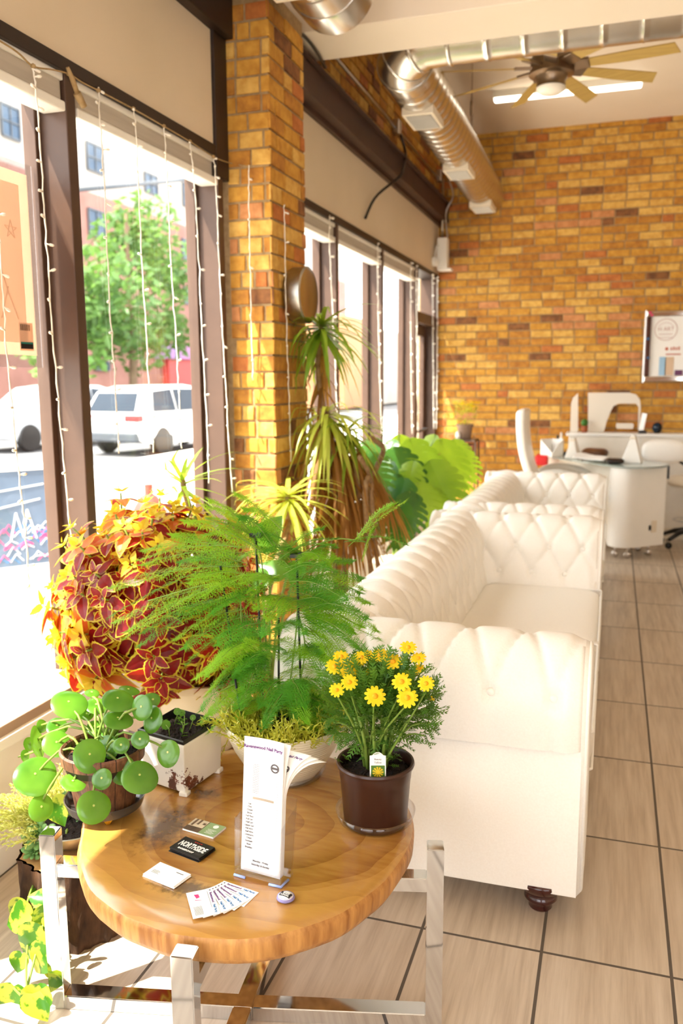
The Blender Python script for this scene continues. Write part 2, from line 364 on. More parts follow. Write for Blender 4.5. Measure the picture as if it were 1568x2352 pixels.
# ---------------------------------------------------------------- sofas
def sofa(name, label, group, y0, y1, ncush, xb=-.945, xf=-.045, H=.775, buttons=True):
    root = thing(name, label, 'sofa', ((xb+xf)/2, (y0+y1)/2, 0), group)
    AW = .32
    base = [(0, .38), (.012, .48), (.03, .575), (.035, .64), (.055, .705), (.10, .755), (.165, H), (.235, .76), (.29, .71), (.315, .64), (.318, .57), (.312, .51)]
    prof = fitcurve([(a, z, 0) for a, z in base], 72)
    s = [0]
    for i in range(1, 72): s.append(s[-1]+(prof[i]-prof[i-1]).length)
    def arc_at(inner, z):
        best = min((i for i in range(72) if (prof[i].x < .13) == inner), key=lambda i: abs(prof[i].y-z)); return s[best]
    rows = [arc_at(True, .50), arc_at(True, .635), arc_at(True, .765), arc_at(False, .648)]
    def vcoord(t):
        for j in range(3):
            if t < rows[j+1] or j == 2: return j+(t-rows[j])/(rows[j+1]-rows[j])
    su = .168
    def disp(b, t, A=.016):
        v = vcoord(t); u = b/su; f = lambda x: 1-exp(-abs(sin(pi*x))/.16)*.9-.1*(1-abs(sin(pi*x)))
        if 0 <= v <= 3: h = f(u+v/2)*f(u-v/2)
        else:
            j = 0 if v < 0 else 3; d = (rows[0]-t if v < 0 else t-rows[3]); k = min(d/.05, 1)
            uu = u+j/2; vv = v
            lo = .45+.55*f(u+j/2); h = f(u+vv/2)*f(u-vv/2)*(1-k)+lo*k
        h *= A
        for j, r in enumerate(rows):
            uu = round(u-j/2)+j/2; q = ((u-uu)*su)**2+(t-r)**2; h -= .014*exp(-q/.00035)
        return h
    def tuft(place, b0, b1, nm, flip=False, boff=0):
        nb = int((b1-b0)/.011)+2
        def fn(i, j):
            k = j*71; k0 = min(int(k), 70); p = prof[k0].lerp(prof[k0+1], k-k0); t = s[k0]+(s[k0+1]-s[k0])*(k-k0)
            tg = (prof[k0+1]-prof[k0]).normalized(); n = Vector((-tg.y, tg.x)); b = b0+(b1-b0)*i
            edge = min(1, (b1-b)/.04, (b-b0)/.02+.3); h = disp(b-b0+boff, t)*max(edge, 0)+.012*(1-max(edge, 0))*0
            return place(p.x+n.x*h, b, p.y+n.y*h)
        mb = MB().grid(fn, nb, 72); mb.f += [tuple(range(72)), tuple(range((nb-1)*72, nb*72))]; mb.m += [0, 0]
        return mb.build(nm, M_['leather'], root, smooth=True, ang=75)
    near = lambda a, b, z: V(b, y0+AW-a, z)
    far = lambda a, b, z: V(b, y1-AW+a, z)
    back = lambda a, b, z: V(xb+AW-a+.02, b, z)
    bof = .119
    A1 = tuft(near, xb+.02, xf, 'armrest', boff=bof); A2 = tuft(far, xb+.02, xf, 'armrest', boff=bof)
    B = tuft(back, y0+.03, y1-.03, 'backrest', boff=0.05)
    # lower shells: outside faces of arms and back, front rail
    def panel(p0, p1, out, zb=.085, zt=.52):
        p0 = V(*p0); p1 = V(*p1); out = V(*out)
        return MB().grid(lambda i, j: p0.lerp(p1, i)+out*(.006*sin(pi*j)*1.5+.004*sin(pi*i))+V(0, 0, zb+(zt-zb)*j), 24, 14)
    for nm, a in (('arm_panel', ((xb+.01, y0+.008, 0), (xf+.003, y0+.008, 0), (0, -1, 0))), ('arm_panel', ((xb+.01, y1-.008, 0), (xf+.003, y1-.008, 0), (0, 1, 0))),
                  ('back_panel', ((xb+.024, y0+.01, 0), (xb+.024, y1-.01, 0), (-1, 0, 0)))):
        panel(*a).build(nm, M_['leather'], root, smooth=True)
    # scroll-shaped arm fronts with a piped edge
    for sgn, fn in ((1, near), (-1, far)):
        out = [fn(p.x, xf, p.y) for p in prof[::3]]+[fn(.312, xf, .085), fn(0, xf, .085)]
        c = sum(out, V(0, 0, 0))/len(out); n = len(out)
        o2 = [p.lerp(c, .04)+V(.018, 0, 0) for p in out]; o3 = [p.lerp(c, .18)+V(.022, 0, 0) for p in out]
        mb = MB().add(out+o2+o3+[c+V(.022, 0, 0)], [(i, (i+1) % n, n+(i+1) % n, n+i) for i in range(n)]+[(n+i, n+(i+1) % n, 2*n+(i+1) % n, 2*n+i) for i in range(n)]+[(2*n+i, 2*n+(i+1) % n, 3*n) for i in range(n)])
        ap = mb.build('arm_front', M_['leather'], root, smooth=True)
        MB().tube([p.lerp(c, .05)+V(.014, 0, 0) for p in out]+[out[0].lerp(c, .05)+V(.014, 0, 0)], .006).build('piping', M_['leather'], ap, smooth=True)
    MB().box((xb+.05, y0+.02, .085), (xf-.03, y1-.02, .30), .01).build('base_frame', M_['leather'], root, smooth=True, ang=40)
    MB().grid(lambda i, j: V(xf-.03+.010*abs(sin(pi*i*9))**.5+.012*sin(pi*j), y0+AW-.01+(y1-y0-2*AW+.02)*i, .09+.2*j), 120, 10).build('front_rail', M_['leather'], root, smooth=True)
    L = (y1-y0-2*AW+.01)/ncush
    for k in range(ncush):
        a = y0+AW-.005+k*L; bb = a+L-.006
        def cu(i, j):
            th = 2*pi*j; e = .32; cx = (abs(cos(th))**e)*(1 if cos(th) > 0 else -1); cz = (abs(sin(th))**e)*(1 if sin(th) > 0 else -1)
            q = 1-abs(2*i-1)**14*.12; crown = .018*(1-cx*cx)*(1-(2*i-1)**2)
            x0_, x1_ = xb+AW+.0, xf+.028
            return V((x0_+x1_)/2+(x1_-x0_)/2*cx*q, a+(bb-a)*i, .375+.07*cz*q+(crown if cz > 0 else 0))
        mb = MB().grid(cu, 40, 60); n0 = len(mb.v)
        mb.f.append(tuple(range(60))); mb.f.append(tuple(range(n0-60, n0))); mb.m += [0, 0]
        cs = mb.build('seat_cushion', M_['leather'], root, smooth=True, ang=70)
        for zz in (.436, .316):
            MB().tube([(xb+AW+.05, a+.004, zz), (xf+.018, a+.006, zz), (xf+.026, a+.02, zz), (xf+.026, bb-.02, zz), (xf+.018, bb-.006, zz), (xb+AW+.05, bb-.004, zz)], .0055).build('piping', M_['leather'], cs, smooth=True)
    leg = [(.0, .0), (.026, .0), (.03, .006), (.028, .016), (.034, .024), (.042, .034), (.040, .044), (.034, .05), (.046, .058), (.060, .075), (.066, .09), (.066, .10), (0, .10)]
    for x in (xf-.095, xb+.1):
        for y in (y0+.072, y1-.072): MB().lathe([(r_*1.12, z_) for r_, z_ in leg], (x, y, 0), 28).build('leg', M_['mahog'], root, smooth=True)
    if buttons:
        proto = None
        def put(place, b, row):
            nonlocal proto
            t = rows[row]; k = min(range(71), key=lambda i: abs(s[i]-t)); p = prof[k]; tg = (prof[k+1]-prof[k]).normalized(); n = Vector((-tg.y, tg.x))
            pos = place(p.x-n.x*.004, b, p.y-n.y*.004); d = (place(p.x+n.x, b, p.y+n.y)-place(p.x, b, p.y)).normalized()
            if proto is None:
                proto = MB().lathe([(0, .006), (.006, .0055), (.0105, .003), (.0115, -.002), (.009, -.006)], (0, 0, 0), 16)
                vs = list(proto.v); o = MB().add([v+wloc(root) for v in vs], proto.f).build('button', M_['leather'], root, smooth=True); proto = o
            else: o = proto.copy(); C.objects.link(o); o.parent = root
            o.location = pos-wloc(root); o.rotation_euler = d.to_track_quat('Z', 'Y').to_euler()
        for row in (0, 1, 3):
            i = 0
            b = (row/2 % 1)*su-bof
            while b < .9-.05:
                if b > .03:
                    if row == 3: put(near, xb+.02+b, row)
                    if row < 2 and b > .30: put(far, xb+.02+b, row)
                b += su
            if row < 2:
                b = (row/2 % 1)*su-.05
                while b < y1-y0-.36:
                    if b > .33: put(back, y0+.03+b, row)
                    b += su
    return root
sofa('tufted_sofa', 'long white leather button-tufted sofa nearest the wooden table, cushions on show', 'white tufted sofas', 2.2, 4.66, 2)
sofa('tufted_sofa', 'shorter white leather tufted sofa behind the long one, in front of the glass desk', 'white tufted sofas', 4.72, 6.72, 2)
# ---------------------------------------------------------------- coffee table
TC = V(-.805, 1.72, 0); TZ = .445; TR = .411
def wood_top():
    m, t, b, o = nt_new('polished_wood_slab'); v = coord(t)
    sx = t.nodes.new('ShaderNodeSeparateXYZ'); t.links.new(v, sx.inputs[0])
    nz = noise(t, 3.2, 3, v); nz2 = noise(t, 9, 4, v)
    ox = math_n(t, 'ADD', sx.outputs[0], -.06); oy = math_n(t, 'ADD', sx.outputs[1], -.02)
    oy = math_n(t, 'MULTIPLY', oy, 1.25)
    d = math_n(t, 'SQRT', math_n(t, 'ADD', math_n(t, 'MULTIPLY', ox, ox), math_n(t, 'MULTIPLY', oy, oy)))
    d = math_n(t, 'ADD', d, math_n(t, 'MULTIPLY', math_n(t, 'SUBTRACT', nz, .5), .12))
    rg = math_n(t, 'FRACT', math_n(t, 'MULTIPLY', d, 13)); rg = math_n(t, 'POWER', rg, 2.2)
    fine = noise(t, 1, 5, coord(t, 'Object', (14, 60, 14)))
    k = math_n(t, 'ADD', math_n(t, 'MULTIPLY', rg, .26), math_n(t, 'MULTIPLY', fine, .62))
    col = ramp(t, k, [(.1, S(188, 138, 64)), (.4, S(168, 116, 50)), (.62, S(146, 94, 38)), (.92, S(104, 64, 27))])
    rim = math_n(t, 'GREATER_THAN', d, .33); col = mixc(t, math_n(t, 'MULTIPLY', rim, .35), col, S(206, 156, 82))
    # dark figure left of the middle
    def blot(px, py, rx, ry, am, sc, col):
        a = math_n(t, 'DIVIDE', math_n(t, 'ADD', sx.outputs[0], -px), rx); c = math_n(t, 'DIVIDE', math_n(t, 'ADD', sx.outputs[1], -py), ry)
        q = math_n(t, 'SQRT', math_n(t, 'ADD', math_n(t, 'MULTIPLY', a, a), math_n(t, 'MULTIPLY', c, c)))
        n3 = noise(t, sc, 5, v, .65)
        f = math_n(t, 'SUBTRACT', math_n(t, 'MULTIPLY', n3, 2.1), q); n = t.nodes.new('ShaderNodeClamp'); t.links.new(math_n(t, 'MULTIPLY', f, am), n.inputs[0])
        return mixc(t, math_n(t, 'MULTIPLY', n.outputs[0], .8), col, S(66, 40, 24))
    col = blot(-.175, -.075, .06, .12, 1.6, 26, col); col = blot(-.16, .10, .05, .035, 1.2, 40, col); col = blot(-.02, -.28, .085, .035, 1.3, 60, col)
    t.links.new(col, b.inputs['Base Color']); b.inputs['Roughness'].default_value = .22; b.inputs['Coat Weight'].default_value = .9; b.inputs['Coat Roughness'].default_value = .16
    bump(t, b, fine, .05, .004)
    return m
tab = thing('coffee_table', 'round wooden slab coffee table on crossed chrome legs, covered with potted plants', 'table', (TC.x, TC.y, 0))
WOB = [(10, -.006), (45, .0), (90, .0), (135, .012), (172, .03), (190, -.008), (206, -.026), (225, -.022), (245, -.009), (262, 0), (277, .012), (297, .02), (317, .012), (337, -.003), (352, -.010), (370, -.006)]
def wob(a, z):
    d = math.degrees(a) % 360; d = d if d >= 10 else d+360
    for (a0, v0), (a1, v1) in zip(WOB, WOB[1:]):
        if a0 <= d <= a1: k = (d-a0)/(a1-a0); k = k*k*(3-2*k); return 1+(v0+(v1-v0)*k)/TR
    return 1
pr = [(.0001, TZ), (.2, TZ), (.36, TZ), (TR-.012, TZ), (TR-.003, TZ-.004), (TR+.002, TZ-.014), (TR, TZ-.045), (TR-.008, TZ-.060), (TR-.02, TZ-.064), (.2, TZ-.064), (.0001, TZ-.064)]
side = mat('slab_edge', S(212, 156, 86), .45, col2=S(150, 96, 44), nscale=9, stretch=(6, 6, .7), bumpy=.25)
mb = MB().lathe(pr[:5], (TC.x, TC.y, 0), 96, 0, wob=wob).lathe(pr[4:], (TC.x, TC.y, 0), 96, 1, wob=wob)
mb.build('table_top', [wood_top(), side], tab, smooth=True, ang=50)
LG = [(-1.222, 1.535), (-.345, 1.745), (-.725, 1.268), (-.83, 2.02)]; CT = V(-.778, 1.635, 0)
for i, (x, y) in enumerate(LG):
    p = V(x, y, 0); dr = (CT-p).normalized(); sd = V(-dr.y, dr.x, 0); h = .452 if i != 2 else .440
    def bar(a, b, w_, z0, z1, mb):
        a = V(*a); b = V(*b); d = (b-a).normalized(); q = V(-d.y, d.x, 0)*w_/2
        bm = bmesh.new(); vs = [bm.verts.new(c) for c in (a-q+V(0, 0, z0), b-q+V(0, 0, z0), b+q+V(0, 0, z0), a+q+V(0, 0, z0), a-q+V(0, 0, z1), b-q+V(0, 0, z1), b+q+V(0, 0, z1), a+q+V(0, 0, z1))]
        for f in ((3, 2, 1, 0), (4, 5, 6, 7), (0, 1, 5, 4), (1, 2, 6, 5), (2, 3, 7, 6), (3, 0, 4, 7)): bm.faces.new([vs[k] for k in f])
        bmesh.ops.bevel(bm, geom=list(bm.edges), offset=.002, segments=2, affect='EDGES'); mb.bm(bm); return mb
    lg = bar(p-dr*.02, p+dr*.018, .044, 0, h, MB()).build('leg', M_['chrome'], tab)
    bar(p+dr*.018, CT+dr*(.022 if i == 0 else -.0221 if i == 1 else 0), .044, 0, .036 if i < 2 else .0355, MB()).build('base_bar', M_['chrome'], tab)
    bar(p+dr*.018, p+dr*.14, .04, TZ-.10, TZ-.066, MB()).build('support_bracket', M_['chrome'], tab)
# ---------------------------------------------------------------- cards and paper on the table
def cardframe(tl, tr, br):
    a, b, c = (atz(*p, TZ+.004) for p in (tl, tr, br)); return frame(b-a, a-c if False else (b-c), (a+c)/2), (b-a).length, (c-b).length
def stack(nm, label, M, W, H, n, th, mats, decor, cat='business cards', dec_name='printed_face', fan=.004, grp=None):
    t = thing(nm, label, cat, M.to_translation()*1, grp); base = M.to_translation(); base.z = TZ; t.location = base
    rnd = random.Random(len(label))
    for k in range(n):
        R = Matrix.Rotation((rnd.random()-.5)*fan*8, 4, 'Z'); M2 = M.copy(); M2.translation = V(base.x+(rnd.random()-.5)*fan, base.y+(rnd.random()-.5)*fan, TZ+th*(k+.5)+.0003)
        if k == n-1: M2 = M.copy(); M2.translation = V(base.x, base.y, TZ+th*(k+.5)+.0003); R = Matrix()
        mb = MB().box((-W/2, -H/2, -th*.45), (W/2, H/2, th*.45), 0, 0, M=M2 @ R)
        o = mb.build('card', mats[0], t)
    M3 = M.copy(); M3.translation = V(base.x, base.y, TZ+th*n+.0004)
    decor(M3, o)
    return t
def rect(M, x0, y0, x1, y1, z=.0002, mb=None, mi=0):
    return (mb or MB()).add([M @ V(x, y, z) for x, y in ((x0, y0), (x1, y0), (x1, y1), (x0, y1))], [(0, 1, 2, 3)], mi)
def Tm(M, x, y, z=.0004, rot=0): return M @ Matrix.Translation((x, y, z)) @ Matrix.Rotation(rot, 4, 'Z')
Mc, W1, H1 = cardframe((446, 1878), (523, 1900), (493, 1927)); W1, H1 = .088, .052
M_['sage'] = mat('sage_green_card', S(150, 172, 122), .4, col2=S(142, 165, 116), nscale=6)
M_['photo'] = mat('photo_brown', S(70, 54, 44), .4, col2=S(120, 92, 70), nscale=30)
M_['cream'] = mat('photo_cream', S(226, 208, 182), .4, col2=S(206, 184, 156), nscale=30)
def dec1(M, o):
    rect(M, 0, -H1/2, W1/2, H1/2).build('green_panel', M_['sage'], o)
    mb = rect(M, -W1/2, -H1/2, 0, H1/2, mi=0); rect(M, -W1/2, -.006, -.002, H1/2, .0003, mb, 1); rect(M, -.038, -.004, -.032, H1/2, .0004, mb, 0); rect(M, -.026, .004, -.02, H1/2, .0004, mb, 0); rect(M, -.012, .008, -.004, .016, .0004, mb, 0)
    mb.build('photo_panel', [M_['photo'], M_['cream']], o)
    mb = MB().prism([(.010*cos(a*pi/12)*.7+.024, .010*sin(a*pi/12)*.7+.014) for a in range(24)], .0003, .0005, M=M)
    for k in range(5): rect(M, .012+.002*(k % 2), -.002-.004*k, .036-.003*(k % 3), -.0008-.004*k, .0004, mb)
    mb.build('logo', M_['paper'], o)
stack('business_card_stack', 'green and photo business cards, farthest of the three stacks on the wooden table', Mc, W1, H1, 4, .0012, [M_['paper']], dec1, grp='business card stacks')
Mc, W2, H2 = cardframe((422, 1923), (499, 1952), (462, 1981)); W2, H2 = .088, .052
def dec2(M, o):
    text_mesh('NORTHSIDE', .0185, Tm(M, .001, .0005) @ Matrix.Scale(1.4, 4, (0, 1, 0)) @ Matrix.Scale(.74, 4, (1, 0, 0)), shear=.12, bold=.0005).build('title', M_['paper'], o)
    text_mesh('BARBERSHOP', .0075, Tm(M, -.004, -.0175), bold=.0002).build('subtitle', M_['paper'], o)
    mb = MB()
    for k in range(3): rect(M, .022, -.0195+.002*k, .037, -.0187+.002*k, .0004, mb)
    mb.build('small_print', M_['ink'], o)
    mb = MB()
    for k in range(4): mb.prism([((.0024 if a % 2 == 0 else .001)*cos(a*pi/5+pi/2)-.006+k*.006, (.0024 if a % 2 == 0 else .001)*sin(a*pi/5+pi/2)+.0185) for a in range(10)], .0003, .0005, M=M)
    mb.build('red_stars', M_['red'], o)
stack('business_card_stack', 'black business cards printed NORTHSIDE BARBERSHOP on the wooden table', Mc, W2, H2, 7, .0014, [M_['black']], dec2, fan=.006, grp='business card stacks')
Mc, W3, H3 = cardframe((361, 1979), (443, 2012), (406, 2041)); W3, H3 = .089, .053
def dec3(M, o):
    mb = MB(); rect(M, .014, .014, .034, .016, .0003, mb)
    for k in range(4): rect(M, -.036, -.002-.003*k, -.018+.003*(k % 2), -.0012-.003*k, .0003, mb)
    mb.build('faint_print', M_['ink'], o)
stack('business_card_stack', 'plain white business cards, nearest the table edge of the three stacks', Mc, W3, H3, 4, .0014, [M_['paper']], dec3, grp='business card stacks')
# fan of salon cards
A0, A1 = atz(514, 2024, TZ), atz(487, 2046, TZ)
e0 = atz(603, 2054, TZ)-A0; e1 = atz(511, 2120, TZ)-A1
an0 = atan2(e0.y, e0.x); an1 = atan2(e1.y, e1.x)
t = thing('card_fan', 'fan of white nail salon cards spread beside the round badge', 'business cards', (A1.x, A1.y, TZ))
t.location.z = TZ
for k in range(6):
    u = k/5; ang = an0+(an1-an0)*u; org = A0.lerp(A1, u); org.z = TZ+.0008+.0011*k
    M = Matrix.Translation(org) @ Matrix.Rotation(ang, 4, 'Z')
    o = MB().box((0, -.054, -.0004), (.089, 0, .0004), 0, M=M).build('card', M_['paper'], t)
    Mt = M @ Matrix.Translation((0, 0, .0005))
    mb = text_mesh('Ravenswood', .0070, Tm(Mt, .0315, -.0062, 0), 0, bold=.0002)
    mb.build('title', M_['inkp'], o); text_mesh('Nail Party', .0070, Tm(Mt, .0695, -.0062, 0), bold=.0002).build('title', M_['inkb'], o)
    mb = rect(Mt, .008, -.0125, .066, -.0118, .0002); mb.prism([(.006+.0016*cos(a), -.006+.0022*sin(a)) for a in (0, 1, 2, 3, 4, 5)], 0, .0003, M=Mt)
    if k == 5:
        for q in range(8): rect(Mt, .052+.001*(q % 3), -.047+.0035*q*.6, .082, -.0463+.0035*q*.6, .0002, mb)
    mb.build('small_print', M_['ink'], o)
    if k == 5:
        mb = MB().prism([(.012, -.040), (.026, -.037), (.024, -.030), (.013, -.031)], 0, .0003, M=Mt); mb.prism([(.030, -.040), (.034, -.028), (.0345, -.028), (.0315, -.041)], 0, .0003, M=Mt)
        mb.build('pink_logo', M_['pink'], o)
# badge
p = atz(656, 2066, TZ); t = thing('pin_badge', 'round white pin badge with dark label on the wooden table', 'badge', p)
M_['lav'] = mat('lavender_enamel', S(150, 140, 190), .3, col2=S(140, 130, 180), nscale=4)
MB().lathe([(0, .002), (.0165, .002), (.019, .004), (.018, .008), (.013, .0095)], p, 40).build('rim', M_['lav'], t, smooth=True)
b = MB().lathe([(0.0001, .0112), (.008, .0108), (.0155, .0088), (.016, .0075)], p, 40).build('face', M_['paper'], t, smooth=True)
M = Matrix.Translation(p+V(0, 0, .0113)) @ Matrix.Rotation(radians(-12), 4, 'Z')
MB().box((-.012, -.006, -.0022), (.012, .006, .0006), 0, M=M).build('label_bar', M_['black'], b)
mb = text_mesh('SHOP', .006, Tm(M, 0, .0028, .0008), bold=.0002); text_mesh('LOCAL', .006, Tm(M, 0, -.003, .0008), mb=mb, bold=.0002); mb.build('lettering', M_['paper'], b)
# brochure holder with brochures
hx = V(.106, -.012, 0); hxn = hx.normalized(); hy = V(-hxn.y, hxn.x, 0); ho = V(-.733, 1.508, TZ)
t = thing('brochure_holder', 'clear acrylic brochure holder on the wooden table', 'brochure holder', ho+hx/2+hy*.03)
def hp(a, b, z): return ho+hxn*a+hy*b+V(0, 0, z)
Wd = .112
def plate(pts, th, mb):
    pts = [V(*p) for p in pts]; n = (pts[1]-pts[0]).cross(pts[-1]-pts[0]).normalized()*th; k = len(pts)
    return mb.add([p for p in pts]+[p+n for p in pts], [tuple(range(k)), tuple(range(2*k-1, k-1, -1))]+[(i, (i+1) % k, k+(i+1) % k, k+i) for i in range(k)])
mb = MB()
cut = [(0, .008), (Wd, .008), (Wd, .125), (.094, .128), (.086, .118), (.083, .068), (.074, .052), (.038, .052), (.029, .068), (.027, .118), (.018, .13), (0, .135)]
plate([hp(a, 0+z*.05, z) for a, z in cut], .002, mb).build('front_plate', M_['acrylic'], t)
plate([hp(0, .045+z*.12, z) if False else hp(a, .045+z*.2, z) for a, z in ((0, 0), (Wd, 0), (Wd, .165), (0, .165))], .002, MB()).build('back_plate', M_['acrylic'], t)
for a in (0, Wd): plate([hp(a, b, z) for b, z in ((0, 0), (.05, 0), (.075, .15), (.006, .13))], .0018, MB()).build('side_plate', M_['acrylic'], t)
M_['aedge'] = mat('acrylic_edge', S(150, 170, 235), .1, col2=S(165, 185, 240), nscale=5)
MB().tube([hp(-.002, 0, .003), hp(.026, -.001, .003)], .003).build('base_edge', M_['aedge'], t, smooth=True)
MB().tube([hp(.084, -.001, .003), hp(Wd, 0, .003), hp(Wd+.002, .03, .003)], .003).build('base_edge', M_['aedge'], t, smooth=True)
BH = .292
def sheet(off, bend, x0=.008, x1=.104, lean=.10, up=0, name='brochure', split=0):
    def fn(i, j):
        z = .012+up+(BH)*j; b = .010+off+z*lean+.004*sin(pi*i)*j
        k = max(0, j-.55)/.45
        q = bend*k*k
        return hp(x0+(x1-x0)*i+q*.9, b+q*.35, z-q*.55*k)
    mb = MB().grid(fn, 12, 26); n = len(mb.v)
    return mb, fn
tb = thing('brochure_stack', 'white price list brochures standing in the clear acrylic holder', 'brochures', hp(Wd/2, .02, .012))
for k, (off, bend) in enumerate(((0, 0), (.006, .012), (.010, .055), (.013, .07), (.016, .085))):
    mb, fn = sheet(off, bend); o = mb.build('brochure', M_['paper'], tb, smooth=True)
    md = o.modifiers.new('th', 'SOLIDIFY'); md.thickness = .0006
    if k in (0, 2):
        def wrap(M_txt, du, dv, mi=0, text=None, sz=.006, mb=None):
            mb = mb or MB(); tm = text_mesh(text, sz, Matrix(), extrude=0, bold=sz*.03)
            for v in tm.v:
                i = (du+v.x)/(.096); j = (dv+v.y)/BH; p = fn(i, j); mb.v.append(p+hy*-.0011)
            b0 = len(mb.v)-len(tm.v); mb.f += [tuple(q+b0 for q in f) for f in tm.f]; mb.m += [mi]*len(tm.f); return mb
        mb = wrap(None, .046, .272, text='Ravenswood Nail Party', sz=.0098); mb.build('title', M_['inkp'], o)
        mb = MB(); words = ['Lip', 'Chin', 'Cheek', 'Brow', 'Full Face', 'Full Leg', 'Half Leg', 'Upper Leg', 'Full Arm', 'Half Arm', 'Underarm', 'Chest', 'Stomach', 'Back', 'Brazilian']
        for q, wd in enumerate(words): mb = wrap(None, .018, .148-.0068*q, text=wd, sz=.0052, mb=mb)
        for q in range(18): mb = wrap(None, .030, .236-.0036*q, text='............', sz=.006, mb=mb)
        for q in range(34): mb = wrap(None, .083, .236-.0056*q, text='00' if False else '- -', sz=.005, mb=mb)
        mb = wrap(None, .048, .026, text='Monday - Friday', sz=.0058, mb=mb); mb = wrap(None, .048, .018, text='Saturday & Sunday', sz=.0058, mb=mb)
        mb.build('price_list', M_['ink'], o)
        def quad(i0, j0, i1, j1):
            return MB().grid(lambda a, b: fn(i0+(i1-i0)*a, j0+(j1-j0)*b)-hy*.0012, 8, 3)
        quad(.25, .545, .78, .562).build('heading_band', M_['steel'], o)
        cx, cz = .78, .80
        MB().add([fn(cx+.11*cos(a*pi/8), cz+.034*sin(a*pi/8))-hy*.0012 for a in range(16)]+[fn(cx+.075*cos(a*pi/8), cz+.023*sin(a*pi/8))-hy*.0012 for a in range(16)], [(a, (a+1) % 16, 16+(a+1) % 16, 16+a) for a in range(16)]).build('round_stamp', M_['ink'], o); quad(cx-.10, cz-.008, cx+.10, cz+.008).build('stamp_band', M_['ink'], o)
# ---------------------------------------------------------------- ceiling services
def duct(mb, p0, p1, r, ribs=.12, seg=40):
    p0 = V(*p0); p1 = V(*p1); L = (p1-p0).length; n = int(L/ribs); pts = []; rs = []
    for k in range(n+1):
        u = k/n; q = p0.lerp(p1, u)
        if 0 < k < n:
            d = (p1-p0)/L
            for o_, rr in ((-.03, r), (-.0062, r), (-.003, r+.0022), (.003, r+.0022), (.0062, r), (.03, r)): pts.append(q+d*o_); rs.append(rr)
        else: pts.append(q); rs.append(r)
    return mb.tube(pts, rs, seg)
def register(parent, c, L=.34, W=.20, r=.165):
    x, y, z = c; zz = z-r
    mb = MB().box((x-W/2, y-L/2, zz-.014), (x+W/2, y+L/2, zz+.05), .004); f = mb.build('air_register', M_['offw'], parent)
    mb = MB()
    k = 14
    for i in range(k):
        yy = y-L/2+.035+(L-.07)*i/(k-1)
        M = Matrix.Translation((x, yy, zz-.017)) @ Matrix.Rotation(radians(35), 4, 'X'); mb.box((-W/2+.02, -.007, -.001), (W/2-.02, .007, .001), M=M)
    mb.build('louvre', M_['white'], f)
    MB().box((x-W/2+.015, y-L/2+.025, zz-.0152), (x+W/2-.015, y+L/2-.025, zz-.0143)).build('opening', M_['blind'], f)
d1 = thing('spiral_duct', 'galvanised spiral duct running along the window wall toward the far brick wall', 'air duct', (-1.25, 6.7, 3.12), 'galvanised ducts')
duct(MB(), (-1.25, 5.12, 3.33), (-1.25, 8.53, 3.235), .165, .11).build('straight_run', M_['galv'], d1, smooth=True, ang=50)
el = [V(-1.25, 5.22, 3.33)]
for k in range(9):
    a = radians(90*k/8); el.append(V(-1.25+.17*(1-cos(a)), 5.13-.17*sin(a), 3.33+.045*k/8))
el.append(V(-.95, 4.96, 3.375))
mb = MB().tube(el, [.172]+[.168-.003*k for k in range(9)]+[.14], 40)
for k in (1, 4, 7, 10): 
    a = el[k]; b = el[min(k+1, 10)] if k < 10 else el[k]*2-el[k-1]; d = (b-a).normalized(); rr = .176-.003*k
    mb.tube([a-d*.012, a-d*.006, a+d*.006, a+d*.012], [rr-.004, rr, rr, rr-.004], 40)
mb.build('elbow', M_['galv'], d1, smooth=True, ang=50)
MB().tube([(-1.25, 8.53, 3.235), (-1.25, 8.545, 3.235)], .158, 40).build('end_cap', M_['galv'], d1)
for y in (5.62, 6.95, 8.22): register(d1, (-1.25, y, 3.33-.0279*(y-5.12)))
MB().box((-1.26, 5.3, 3.49), (-1.24, 5.32, ZC)).box((-1.26, 7.5, 3.40), (-1.24, 7.52, ZC)).build('hanger_strap', M_['steel'], d1)
d2 = thing('spiral_duct', 'galvanised duct crossing the room behind the white soffit, above the fan', 'air duct', (2, 4.96, 3.23), 'galvanised ducts')
duct(MB(), (-.94, 4.96, 3.375), (5.1, 4.96, 3.375), .14, .195).build('straight_run', M_['galv'], d2, smooth=True, ang=50)
d3 = thing('spiral_duct', 'short galvanised duct end with grille, in front of the white soffit', 'air duct', (-1.27, 2.8, 3.04), 'galvanised ducts')
duct(MB(), (-1.27, 1.2, 3.225), (-1.27, 3.72, 3.225), .175, .16).build('straight_run', M_['galv'], d3, smooth=True, ang=50)
MB().tube([(-1.27, 3.72, 3.225), (-1.27, 3.735, 3.225), (-1.27, 3.89, 3.225), (-1.27, 3.9, 3.225)], [.178, .182, .182, .165], 40).build('end_cap', M_['galv'], d3, smooth=True, ang=40)
register(d3, (-1.29, 3.27, 3.225), .44, .22, .175)
MB().box((-1.28, 2.5, 3.39), (-1.26, 2.52, ZC)).build('hanger_strap', M_['steel'], d3)
